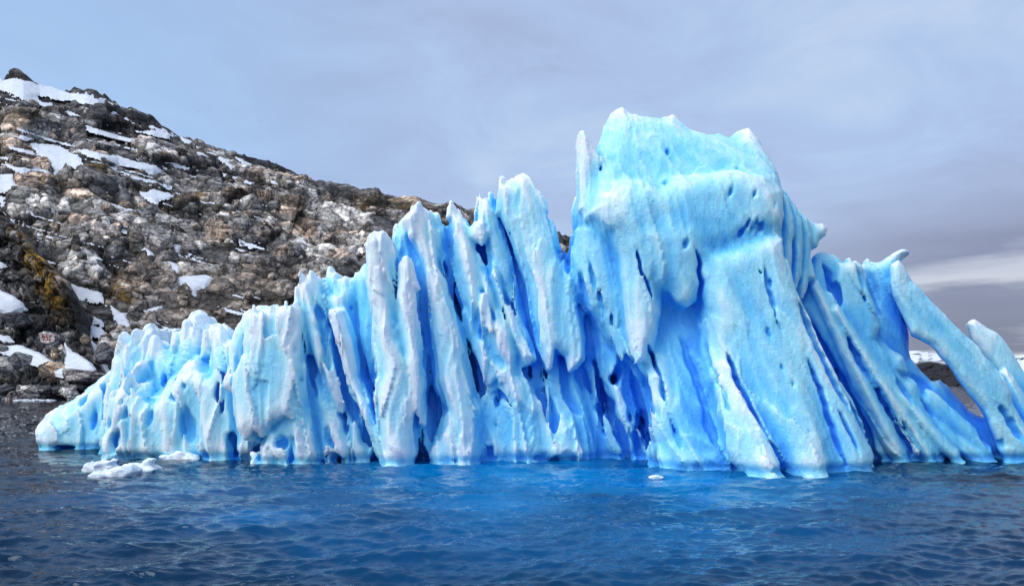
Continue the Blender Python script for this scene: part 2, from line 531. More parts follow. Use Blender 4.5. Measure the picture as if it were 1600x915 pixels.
def snow_mask(PX, PY, polys):
    m = np.full(PX.shape, -99.0, np.float32)
    which = np.full(PX.shape, -1)
    for i, pl in enumerate(polys):
        b = np.array(pl)
        sel = (PX > b[:, 0].min() - 12) & (PX < b[:, 0].max() + 12) & (PY > b[:, 1].min() - 12) & (PY < b[:, 1].max() + 12)
        if not sel.any(): continue
        d = np.full(PX.shape, -99.0, np.float32)
        d[sel] = -poly_sd(pl, PX[sel], PY[sel])
        u = d > m
        m = np.where(u, d, m); which = np.where(u, i, which)
    return m, which


def submesh(P, F, keep):
    F = F[keep]
    idx, inv = np.unique(F, return_inverse=True)
    return P[idx], inv.reshape(F.shape), idx


MOUNT_SNOW = [
    [(0, 128), (25, 127), (60, 136), (110, 146), (142, 151), (182, 165), (182, 169), (150, 164), (110, 157), (72, 151), (42, 151), (57, 160), (82, 165), (72, 169), (45, 159), (0, 138)],
    [(166, 168), (185, 177), (205, 188), (226, 196), (256, 206), (274, 213), (262, 215), (240, 210), (214, 204), (196, 195), (180, 184)],
    [(283, 217), (300, 223), (310, 231), (295, 229)],
    [(48, 227), (70, 229), (95, 234), (122, 243), (127, 258), (112, 268), (130, 271), (140, 277), (115, 278), (100, 271), (85, 276), (79, 266), (77, 258), (69, 246), (58, 238)],
    [(122, 235), (150, 239), (176, 245), (206, 254), (242, 259), (252, 268), (253, 275), (235, 272), (210, 265), (185, 259), (165, 252), (140, 245)],
    [(4, 257), (30, 261), (60, 261), (82, 268), (75, 274), (50, 273), (25, 269)],
    [(-4, 275), (20, 273), (23, 285), (42, 295), (25, 298), (22, 306), (8, 299), (-4, 301)],
    [(217, 303), (240, 299), (270, 307), (262, 313), (246, 312), (243, 318), (234, 317)],
    [(255, 254), (275, 255), (297, 264), (285, 267), (265, 261)],
    [(343, 249), (365, 257), (377, 255), (369, 249), (396, 261), (408, 269), (395, 269), (380, 263), (360, 263)],
    [(220, 376), (229, 389), (241, 401), (255, 406), (269, 408), (282, 418), (279, 427), (267, 422), (254, 418), (239, 410), (227, 399)],
    [(267, 382), (286, 383), (281, 395), (285, 402), (274, 399), (267, 391)],
    [(277, 434), (300, 431), (321, 429), (335, 437), (321, 451), (309, 456), (304, 469), (294, 471), (297, 459), (290, 451), (274, 459), (267, 456), (277, 446)],
    [(110, 442), (125, 447), (146, 456), (159, 461), (162, 473), (146, 473), (135, 468), (125, 471), (112, 457)],
    [(174, 479), (190, 487), (207, 489), (197, 500), (210, 512), (201, 518), (184, 509), (177, 496)],
    [(217, 487), (235, 481), (255, 479), (246, 491), (228, 495)],
    [(140, 511), (156, 514), (166, 524), (180, 530), (160, 532), (145, 523)],
    [(126, 524), (142, 530), (152, 542), (162, 556), (172, 575), (178, 592), (158, 590), (146, 577), (135, 558)],
    [(58, 172), (80, 177), (75, 181), (55, 177)], [(96, 172), (122, 180), (126, 184), (104, 180)],
    [(238, 228), (262, 234), (272, 242), (258, 242), (244, 236)],
    [(60, 205), (98, 204), (92, 209), (66, 210)], [(18, 178), (38, 176), (34, 180), (20, 182)],
    [(300, 236), (318, 240), (326, 247), (310, 245)], [(420, 278), (440, 282), (447, 288), (428, 285)],
    [(148, 498), (164, 505), (160, 510), (146, 505)],
]
SPUR_SNOW = [
    [(-6, 540), (30, 539), (60, 551), (92, 570), (112, 584), (96, 587), (60, 576), (30, 561), (-6, 553)],
    [(-6, 452), (15, 459), (31, 469), (44, 485), (26, 491), (18, 501), (23, 514), (12, 515), (4, 491), (-6, 489)],
    [(-6, 520), (15, 526), (25, 536), (8, 537), (-6, 535)],
    [(100, 530), (106, 542), (114, 550), (128, 556), (142, 567), (154, 582), (130, 586), (106, 584), (98, 574), (102, 556)],
    [(60, 566), (80, 574), (109, 586), (99, 592), (80, 587), (69, 579)],
    [(-6, 306), (12, 316), (23, 331), (30, 343), (22, 352), (15, 342), (4, 331), (-6, 329)],
    [(-6, 408), (6, 411), (13, 418), (6, 422), (-6, 421)],
]
SNOW_LABEL_DONE = []


def mountain():
    nc, nr = 800, 370
    pxs = np.concatenate([np.linspace(-420, -32, 50), np.linspace(-30, 912, nc - 100), np.linspace(918, 1330, 50)])
    skyl = [(-420, 60), (-200, 92), (-60, 108), (-10, 121), (4, 122), (8, 114), (20, 109), (36, 112), (50, 123), (62, 131), (95, 141), (112, 143), (118, 141), (135, 138), (152, 141),
            (168, 152), (184, 166), (215, 174), (238, 184), (258, 197), (280, 212), (310, 222), (345, 234), (378, 243), (420, 252), (455, 264), (480, 277), (515, 283),
            (540, 287), (560, 293), (578, 291), (592, 296), (612, 304), (632, 308), (652, 309), (672, 319), (700, 324), (730, 330), (748, 326), (770, 332),
            (800, 343), (840, 352), (862, 360), (876, 361), (890, 366), (905, 366), (960, 385), (1100, 450), (1250, 560), (1330, 598)]
    sky_y = interp_poly(pxs, skyl)
    t = np.linspace(0, 1, nr)[:, None]
    shore = 623.0
    PY = shore + (sky_y[None, :] - shore) * t
    PX = np.repeat(pxs[None, :], nr, 0)
    # distance: steep lower crags, benches above
    D = 172 + 60 * t + 150 * t ** 2.2 + 14 * fbm(PX / 160, PY / 60, 1.7, 3) * (0.15 + t)
    D = D + 0 * PX
    D = np.where(t < 0.12, 168 + (D - 168) * (t / 0.12), D)
    P = np.stack([(PX - 800) / FPX * D, D, CAMH + (HORY - PY) / FPX * D], -1)
    N = surf_normals(P)
    mask, which = snow_mask(PX, PY, MOUNT_SNOW)
    jag = 4.5 * fbm(PX / 9 - PY / 9, PY / 4, 3.3, 4)
    mask = mask + jag
    edge = sstep(1.0, 0.93, t)
    disp, cells = craggy(P, N, 0.17, (24.0, 9.0, 3.4), 0.35)
    fine = fbm(P[..., 0] / 1.3, P[..., 1] / 2, P[..., 2] / 1.1, 3) * 0.12
    rdg = 1 - np.abs(fbm((P[..., 0] + 0.5 * P[..., 2]) / 34, P[..., 1] / 50, P[..., 2] / 24, 4)) * 2
    disp = disp + 4.5 * (rdg - 0.55)
    rough = 1 - 0.25 * sstep(250, 420, PX) * sstep(400, 470, PY)
    scree = sstep(360, 470, PY - 0.15 * (PX - 300)) * sstep(180, 260, PX)
    disp = disp * (1 - 0.5 * scree) + fine * (1 + 2.5 * scree)
    mask = mask + 1.5 - 1.1 * np.clip(disp, -2.5, 2.5)
    sm = sstep(-1.5, 3.0, mask)
    rockP = P + N * (disp * (0.35 + 0.65 * edge) * (1 - 0.8 * sm) - 0.8 * sm)[..., None]
    # skyline crags
    crag = sstep(0.86, 1.0, t) * np.maximum(0, fbm(PX / 14, 7.7, 0.2, 4)) * 3.0
    rockP[..., 2] += crag
    pale = (-0.02 + 0.10 * fbm(PX / 70, PY / 40, 2.2, 3) - 0.16 * sstep(600, 680, PX)
            - 0.5 * np.exp(-(((PX - 35) / 70) ** 2 + ((PY - 125) / 14) ** 2)) - 0.45 * np.exp(-(((PX - 150) / 45) ** 2 + ((PY - 150) / 10) ** 2))
            - 0.4 * np.exp(-(((PX - 215) / 40) ** 2 + ((PY - 186) / 9) ** 2)) - 0.22 * scree - 0.10 * sstep(230, 190, PY))
    for (mx, my, sx, sy, a) in ((110, 330, 38, 22, .55), (165, 355, 40, 25, .3), (100, 410, 30, 35, .3), (440, 345, 30, 22, .5), (490, 350, 35, 30, .55), (548, 380, 25, 22, .5), (366, 402, 10, 8, .6),
                                (470, 322, 40, 12, .35), (400, 310, 30, 14, .3), (615, 330, 20, 8, .4), (210, 240, 80, 10, .25), (150, 215, 90, 8, .2), (320, 290, 40, 14, .2), (235, 470, 30, 14, .3),
                                (150, 435, 20, 25, .35), (280, 350, 25, 25, .2), (590, 300, 25, 8, .25), (60, 250, 20, 18, .25), (340, 360, 20, 22, .25)):
        pale = pale + 1.25 * a * np.exp(-(((PX - mx) / sx) ** 2 + ((PY - my) / sy) ** 2))
    moss = 0
    for (mx, my, sx, sy, a) in ((160, 262, 25, 10, 1.2), (125, 268, 12, 10, .8), (300, 315, 45, 7, 1.2), (200, 470, 26, 12, 1.2), (185, 435, 15, 20, .7), (75, 295, 30, 8, .8),
                                (660, 330, 40, 14, .9), (580, 318, 40, 18, .8), (230, 300, 30, 8, .7), (40, 195, 30, 7, .7), (70, 180, 12, 6, .6), (420, 470, 60, 30, .45)):
        moss = moss + a * np.exp(-(((PX - mx) / sx) ** 2 + ((PY - my) / sy) ** 2))
    moss = 1.3 * moss * sstep(-0.35, 0.15, fbm(PX / 12, PY / 7, 4.4, 3) + 0.2) + 0.25 * sstep(0.25, 0.5, fbm(PX / 25, PY / 12, 8.4, 3))
    C = rock_colors(P, PX, PY, cells, pale, moss)
    brown = np.array([0.24, 0.20, 0.17])
    C = C + (brown * (0.5 + cellrand(cells[2][0])[..., 1:2]) - C) * (0.7 * scree[..., None])
    # far side of the ridge
    back = []
    for dy, dz in ((12, -2), (60, -45), (160, -400)):
        b = rockP[-1].copy(); b[:, 1] += dy; b[:, 2] = np.maximum(b[:, 2] + dz, -5); back.append(b)
    Pall = np.concatenate([rockP, np.stack(back)], 0)
    Call = np.concatenate([C, np.repeat(C[-1:], 3, 0)], 0)
    Pall[0, :, 2] = -3.0
    o = mesh_obj('mountainside', Pall.reshape(-1, 3), grid_faces(nr + 3, nc), M_ROCK)
    tag(o, 'steep rocky mountainside with lichen, pale blocks and snow patches', kind='structure')
    set_attr(o.data, 'stone', Call.reshape(-1, 3), 'COLOR')
    # snow lying on the benches: one mesh for each patch
    snowP = P + N * (0.12 + 0.55 * sstep(-0.5, 6, mask) + 0.12 * fbm(P[..., 0] / 5, P[..., 1] / 5, P[..., 2] / 3, 2))[..., None]
    F = grid_faces(nr, nc)
    fm = mask.ravel()[F].min(1) > 0
    fw = which.ravel()[F[:, 0]]
    for i in range(len(MOUNT_SNOW)):
        k = fm & (fw == i)
        if k.sum() < 3: continue
        v, f, _ = submesh(snowP.reshape(-1, 3), F, k)
        mesh_obj('snow_patch', v, f, M_SNOW, o)
    streak = fbm((PX - 1.9 * PY) / 60, (PY - 0.28 * PX) / 4.5, 6.6, 3) - 0.17 - 0.12 * sstep(215, 330, PY) - 0.12 * np.clip(disp, -1.5, 1.5) - 0.5 * sstep(380, 440, PX) + 0.12 * fbm(PX / 5, PY / 3, 1.0, 2)
    streak = np.where((mask > -3) | (t > 0.985), -1, streak)
    k = (streak.ravel()[F].min(1) > 0)
    v, f, _ = submesh((P + N * (np.maximum(disp * 0.7, 0) + 0.35)[..., None]).reshape(-1, 3), F, k)
    so = mesh_obj('snow_streaks', v, f, M_SNOW, o)
    so['kind'] = 'stuff'
    # loose blocks on the slope
    blk = rock_variants('rock_block', 10)
    r = np.random.default_rng(11)
    cand = np.argwhere((mask < -4) & (PX > -5) & (PX < 900) & (t + 0 * PX < 0.93) & (t + 0 * PX > 0.05))
    # keep the blocks where the slope shows over the ice
    def visible(px, py):
        top = interp_poly(np.array([px]), [(0, 620), (150, 590), (240, 525), (310, 500), (360, 530), (400, 484), (480, 434), (560, 440), (590, 365), (650, 330), (700, 350), (750, 310), (860, 360), (905, 430)])[0]
        return py < top - 4
    n = 0
    for q in r.permutation(len(cand)):
        a, b = cand[q]
        if not visible(PX[a, b], PY[a, b]): continue
        s = r.choice([0.9, 1.3, 1.9, 2.8], p=[.35, .35, .2, .1]) * r.uniform(0.8, 1.25)
        bo = bpy.data.objects.new('rock_block', blk[r.integers(len(blk))])
        COL.objects.link(bo)
        bo.parent = o
        bo.location = rockP[a, b] + N[a, b] * s * 0.25
        bo.rotation_euler = r.uniform(0, 6.28, 3)
        bo.scale = (s * r.uniform(.8, 1.4), s, s * r.uniform(.6, 1.0))
        n += 1
        if n >= 280: break
    return o


def hull_mesh(name, pts, mat, subdiv=0, jitter=0.0, seed=0):
    bm = bmesh.new()
    for p in pts: bm.verts.new(p)
    res = bmesh.ops.convex_hull(bm, input=bm.verts)
    bmesh.ops.delete(bm, geom=[v for v in bm.verts if not v.link_faces], context='VERTS')
    me = bpy.data.meshes.new(name)
    bm.to_mesh(me); bm.free()
    me.materials.append(mat)
    return me


M_BLOCK = make_rock('pale_block', False, (0.46, 0.40, 0.35), 1.2)


def rock_variants(name, n, mat=None):
    r = np.random.default_rng(21)
    outm = []
    for i in range(n):
        p = r.normal(size=(16, 3)); p /= np.linalg.norm(p, axis=1, keepdims=True)
        p *= r.uniform(0.75, 1.0, (16, 1))
        p = np.clip(p, -0.72, 0.72)
        outm.append(hull_mesh(name, p, mat or M_BLOCK))
    return outm


MOUNTAIN = mountain()


def spur():
    """nearer cliff on the left with a mossy edge"""
    nc, nr = 330, 300
    pxs = np.concatenate([np.linspace(-420, -30, 40), np.linspace(-28, 168, nc - 40)])
    skyl = [(-420, 140), (-200, 230), (-60, 290), (0, 326), (14, 340), (28, 352), (40, 378), (52, 394), (68, 406), (84, 420), (98, 436), (106, 452), (114, 480), (120, 508), (127, 530), (138, 552), (150, 578), (160, 605), (168, 623)]
    sky_y = interp_poly(pxs, skyl)
    t = np.linspace(0, 1, nr)[:, None]
    shore = 624.5
    PY = shore + (sky_y[None, :] - shore) * t
    PX = np.repeat(pxs[None, :], nr, 0)
    D = 153 + 20 * sstep(0, 0.4, (shore - PY) / 300) + 30 * np.clip((shore - PY) / 300, 0, 2) ** 1.5 + 4 * fbm(PX / 60, PY / 40, 6.1, 2)
    low = sstep(585, 540, PY)
    P = np.stack([(PX - 800) / FPX * D, D, CAMH + (HORY - PY) / FPX * D], -1)
    N = surf_normals(P)
    mask, which = snow_mask(PX, PY, SPUR_SNOW)
    mask = mask + 2.2 * fbm(PX / 7, PY / 5, 3.9, 3)
    disp, cells = craggy(P, N, 0.36, (7.0, 3.0, 1.2), 0.7)
    disp = disp + 0.3 * fbm(P[..., 0] / 0.8, P[..., 1], P[..., 2] / 0.7, 3)
    sm = sstep(-1.5, 2.0, mask)
    edge = sstep(1.0, 0.95, t)
    rockP = P + N * (disp * (0.4 + 0.6 * edge) * (1 - 0.85 * sm) - 0.5 * sm)[..., None]
    pale = -0.22 + 0.22 * low * 0 + 0.2 * (1 - low) + 0.28 * np.exp(-((PY - (548 + 0.32 * PX)) / 9) ** 2) * sstep(110, 90, PX)
    e = (PX - (20 + 0.36 * (PY - 330))) / 14.0
    moss = 1.6 * np.exp(-((e - 0.6) / 1.6) ** 2) * sstep(515, 460, PY) * sstep(-0.3, 0.3, fbm(PX / 8, PY / 16, 1.4, 3)) + 0.5 * sstep(0.0, 0.4, fbm(PX / 14, PY / 12, 8.9, 3)) * low
    C = rock_colors(P, PX, PY, cells, pale, np.clip(moss, 0, 1))
    och = np.array([0.50, 0.28, 0.02])
    C = C + (och - C) * (0.8 * np.exp(-((e - 1.1) / 0.8) ** 2) * sstep(515, 460, PY) * sstep(-0.25, 0.15, fbm(PX / 5, PY / 9, 5.4, 3)))[..., None]
    dark = np.exp(-((e - 3.2) / 1.1) ** 2) * sstep(560, 520, PY)
    C = C * (1 - 0.6 * dark)[..., None]
    back = []
    for dy, dz in ((3, -0.5), (12, -8), (25, -300)):
        b = rockP[-1].copy(); b[:, 1] += dy; b[:, 2] = np.maximum(b[:, 2] + dz, -4); back.append(b)
    Pall = np.concatenate([rockP, np.stack(back)], 0)
    Call = np.concatenate([C, np.repeat(C[-1:], 3, 0)], 0)
    Pall[0, :, 2] = -2.0
    o = mesh_obj('rock_spur', Pall.reshape(-1, 3), grid_faces(nr + 3, nc), M_ROCK)
    tag(o, 'nearer dark rock spur with yellow lichen along its crest', kind='structure')
    set_attr(o.data, 'stone', Call.reshape(-1, 3), 'COLOR')
    global SPUR_PX, SPUR_PY, SPUR_P
    SPUR_PX, SPUR_PY, SPUR_P = PX, PY, rockP
    snowP = P + N * (0.15 + 0.5 * sstep(-0.5, 6, mask))[..., None]
    F = grid_faces(nr, nc)
    fm = mask.ravel()[F].min(1) > 0
    fw = which.ravel()[F[:, 0]]
    for i in range(len(SPUR_SNOW)):
        k = fm & (fw == i)
        if k.sum() < 3: continue
        v, f, _ = submesh(snowP.reshape(-1, 3), F, k)
        mesh_obj('snow_patch', v, f, M_SNOW, o)
    return o


SPUR = spur()


def far_shore():
    nc, nr = 420, 90
    pxs = np.linspace(1180, 2300, nc)
    skyl = [(1180, 598), (1240, 580), (1300, 560), (1380, 549), (1440, 548), (1480, 554), (1530, 556), (1566, 551), (1590, 556), (1620, 548), (1700, 520), (1850, 540), (2050, 500), (2300, 560)]
    sk = interp_poly(pxs, skyl) + 1.2 * fbm(pxs / 14, 0.3, 0.7, 3)
    t = np.linspace(0, 1, nr)[:, None]
    PY = 602.6 + (sk[None, :] - 602.6) * t
    PX = np.repeat(pxs[None, :], nr, 0)
    D = 1450 + 600 * t ** 1.3 + 60 * fbm(PX / 60, PY / 12, 1.1, 3) * t
    P = np.stack([(PX - 800) / FPX * D, D, CAMH + (HORY - PY) / FPX * D], -1)
    P[..., 1] += 35 * fbm(PX / 9, PY / 5, 5.5, 4)
    n = fbm(PX / 13, PY / 3.5, 9.1, 4)
    cliff = sstep(563, 568, PY + 5 * fbm(PX / 22, 1.0, 3.0, 2)) * sstep(1560, 1520, PX)
    snow = sstep(-0.22, -0.1, n + 0.25) * (1 - cliff)
    snow = snow * (1 - sstep(585, 592, PY))
    C = np.array([0.028, 0.026, 0.03]) + (np.array([0.78, 0.8, 0.83]) - 0.03) * snow[..., None]
    b1 = P[-1].copy(); b1[:, 1] += 300; b1[:, 2] = -5
    Pall = np.concatenate([P, b1[None]], 0); Call = np.concatenate([C, C[-1:]], 0)
    Pall[0, :, 2] = -2
    o = mesh_obj('far_shore_hill', Pall.reshape(-1, 3), grid_faces(nr + 1, nc), M_FAR)
    tag(o, 'distant snowy shore with black cliffs', kind='structure')
    set_attr(o.data, 'stone', Call.reshape(-1, 3), 'COLOR')


def make_far():
    m, t = mat_new('far_rock_and_snow')
    src = t.n('ShaderNodeAttribute', attribute_name='stone').outputs['Color']
    p = t.n('ShaderNodeBsdfPrincipled', {'Base Color': src, 'Roughness': 0.9, 'Specular IOR Level': 0.1})
    t.n('ShaderNodeOutputMaterial', {'Surface': p.outputs[0]})
    return m


M_FAR = make_far()
far_shore()


# ------------------------------------------------------------------ the iceberg: one solid, grown from leaning slabs
VX = 0.068
X0, X1, Y0_, Y1_, Z0, Z1 = -23.6, 21.8, 23.6, 43.0, -0.9, 14.7
gx = np.arange(X0, X1, VX, dtype=np.float32); gy = np.arange(Y0_, Y1_, VX, dtype=np.float32); gz = np.arange(Z0, Z1, VX, dtype=np.float32)
DF = np.full((len(gx), len(gy), len(gz)), 1.5, np.float32)
LB = np.zeros(DF.shape, np.uint8)
PARTS = []


def part_id(name, label=None):
    PARTS.append((name, label))
    return len(PARTS) - 1


def to_plane(poly, Y, lean):
    out_ = []
    for px, py in poly:
        q = (HORY - py) / FPX
        YY = (Y + CAMH * lean) / (1 - lean * q)
        out_.append(((px - 800) / FPX * YY, CAMH + q * YY))
    return np.array(out_, np.float32)


def smin(a, b, k):
    h = np.clip(0.5 + 0.5 * (b - a) / k, 0, 1)
    return b + (a - b) * h - k * h * (1 - h)


def slab(part, poly, Y, T=1.1, lean=0.10, r=None, E=1.6, p=1.5, k=0.07, wob=0.07, side=0.0, grow=0.06):
    """solid whose outline is poly, front edge Y metres away at the water, T half thickness, nose stretched E in depth.
    side shears the solid: its rear is displaced sideways by side metres for each metre of depth."""
    W_ = to_plane(poly, Y + 0.5, lean)
    m = 0.7
    a0, a1 = W_[:, 0].min() - m, W_[:, 0].max() + m
    c0, c1 = W_[:, 1].min() - m, W_[:, 1].max() + m
    sh = abs(side) * 2 * T * E
    ix = slice(max(0, np.searchsorted(gx, a0 - sh)), np.searchsorted(gx, a1 + sh))
    iz = slice(max(0, np.searchsorted(gz, c0)), np.searchsorted(gz, c1))
    xs = gx[ix]; zs = gz[iz]
    if len(xs) == 0 or len(zs) == 0: return
    GX, GZ = np.meshgrid(xs, zs, indexing='ij')
    s = poly_sd(W_, GX, GZ)
    s = s - grow + wob * fbm(GX / 0.55 + 3 * Y, GZ / 1.1, Y, 3) + 0.35 * wob * vnoise(GX / 0.2, GZ / 0.4, Y)
    rmax = max(0.12, -s.min())
    if r is None: r = 0.85 * rmax
    r = min(r, rmax * 0.98, T)
    dep = 2 * T * E + lean * (c1 - 0)
    iy = slice(max(0, np.searchsorted(gy, Y - 0.8 + min(0, lean * c1))), np.searchsorted(gy, Y + dep + 0.8))
    ys = gy[iy]
    yc = Y + T * E + lean * np.maximum(zs, -0.5)
    qy = np.abs(ys[:, None] - yc[None, :]) / E - T + r            # (y,z)
    if side:
        d = np.empty((len(xs), len(ys), len(zs)), np.float32)
        for j, yy in enumerate(ys):
            off = side * (yy - Y)
            src = xs - off
            i0 = (src - xs[0]) / VX
            f = np.clip(i0, 0, len(xs) - 1.001); q0 = f.astype(int); fr = (f - q0)[:, None]
            sj = s[q0] * (1 - fr) + s[q0 + 1] * fr
            sj = sj + np.maximum(0, np.abs(i0 - f))[:, None] * VX
            qx = sj + r
            d[:, j, :] = comb(qx, qy[j][None, :], r, p)
    else:
        qx = (s + r)[:, None, :]
        d = comb(qx, qy[None], r, p)
    cur = DF[ix, iy, iz]
    L = LB[ix, iy, iz]
    L[d < cur] = part
    DF[ix, iy, iz] = smin(cur, d, k)


def comb(qx, qy, r, p):
    a = np.maximum(qx, 0); b = np.maximum(qy, 0)
    if p == 2: l = np.sqrt(a * a + b * b)
    else: l = (a ** p + b ** p) ** (1 / p)
    return (np.minimum(np.maximum(qx, qy), 0) + l - r).astype(np.float32)


def front(px, py, start=23.7):
    ys = np.arange(start, 42.5, 0.06)
    i = np.clip(((px - 800) / FPX * ys - X0) / VX, 0, len(gx) - 1).astype(int)
    j = np.clip((ys - Y0_) / VX, 0, len(gy) - 1).astype(int)
    k = np.clip((CAMH + (HORY - py) / FPX * ys - Z0) / VX, 0, len(gz) - 1).astype(int)
    h = np.nonzero(DF[i, j, k] < 0)[0]
    return ys[h[0]] if len(h) else None


def carve(px, py, rx, rz, depth, ang=0.0, push=0.0, dig=0.0, k=0.10, yy=None):
    """hollow of picture size rx x rz (pixels), depth metres deep, leaning ang degrees clockwise, dug in from the front"""
    Y = yy or front(px, py)
    if Y is None: return
    c = at(px, py, Y + push)
    depth *= 0.8 if rx > 7 else 0.6
    if rz < 1.7 * rx and rx < 10 and rz < 16:
        rx, rz = rx * 0.72, rz * 1.3
    ax, az = 0.92 * rx / FPX * Y, rz / FPX * Y
    R = max(ax, az) + 0.25
    ix = slice(max(0, np.searchsorted(gx, c[0] - R)), np.searchsorted(gx, c[0] + R))
    iy = slice(max(0, np.searchsorted(gy, c[1] - depth - .3)), np.searchsorted(gy, c[1] + depth + .3))
    iz = slice(max(0, np.searchsorted(gz, c[2] - R)), np.searchsorted(gz, c[2] + R))
    dx = (gx[ix] - c[0])[:, None, None]; dy = (gy[iy] - c[1])[None, :, None]; dz = (gz[iz] - c[2])[None, None, :]
    a = math.radians(ang); ca, sa = math.cos(a), math.sin(a)
    u = dx * ca + dz * sa; v = -dx * sa + dz * ca
    v = v + dig * dy
    s_ = min(ax, az)
    wx = gx[ix][:, None, None]; wy = gy[iy][None, :, None]; wz = gz[iz][None, None, :]
    u = u + 0.45 * s_ * vnoise(wx / (1.3 * s_), wy / 0.5, wz / (1.6 * s_))
    v = v + 0.35 * s_ * vnoise(wx / (1.1 * s_) + 9, wy / 0.5 + 3, wz / (1.3 * s_))
    q = np.sqrt((u / ax) ** 2 * (1 + 0.9 * np.minimum((v / az) ** 2, 2)) + (dy / depth) ** 2 + (v / az) ** 2)
    e = ((q - 1) * min(ax, az, depth)).astype(np.float32)
    cur = DF[ix, iy, iz]
    DF[ix, iy, iz] = -smin(-cur, e, k)


def groove(pts, w_px, depth):
    """one continuous fissure along a picture polyline, tapering at both ends"""
    w_px = max(w_px, 4.6)
    P = np.array(pts, float)
    seg = np.hypot(*np.diff(P, axis=0).T); cum = np.concatenate([[0], np.cumsum(seg)])
    n = max(4, int(cum[-1] / 8))
    ts = np.linspace(0, cum[-1], n)
    px = np.interp(ts, cum, P[:, 0]) + 2.0 * vnoise(ts / 14, P[0, 0], 0.3); py = np.interp(ts, cum, P[:, 1])
    ys = [front(a, b) for a, b in zip(px, py)]
    ok = [i for i in range(n) if ys[i] is not None]
    if len(ok) < 3: return
    Y = np.array([ys[i] for i in ok]); Y = np.minimum(Y, np.median(Y) + 0.6)
    W_ = np.array([at(px[i], py[i], y) for i, y in zip(ok, Y)], np.float32)
    rad = w_px / FPX * Y.mean()
    R = np.array([rad + .25, depth + .3, rad + .25])
    lo, hi = W_.min(0) - R, W_.max(0) + R
    ix = slice(max(0, np.searchsorted(gx, lo[0])), np.searchsorted(gx, hi[0]))
    iy = slice(max(0, np.searchsorted(gy, lo[1])), np.searchsorted(gy, hi[1]))
    iz = slice(max(0, np.searchsorted(gz, lo[2])), np.searchsorted(gz, hi[2]))
    x = gx[ix][:, None, None]; y = gy[iy][None, :, None]; z = gz[iz][None, None, :]
    best = np.full((x.shape[0], y.shape[1], z.shape[2]), 9, np.float32)
    m = len(W_)
    for i in range(m - 1):
        a, b = W_[i], W_[i + 1]; e = b - a
        t = np.clip(((x - a[0]) * e[0] + (z - a[2]) * e[2]) / (e[0] ** 2 + e[2] ** 2 + 1e-6), 0, 1)
        u = (i + t) / (m - 1)
        tap = np.sqrt(np.clip(4 * u * (1 - u), 0.02, 1))
        d = np.sqrt((x - a[0] - e[0] * t) ** 2 + (z - a[2] - e[2] * t) ** 2 + ((y - a[1] - e[1] * t) * rad / depth) ** 2) - rad * tap
        best = np.minimum(best, d)
    DF[ix, iy, iz] = -smin(-DF[ix, iy, iz], best, 0.08)


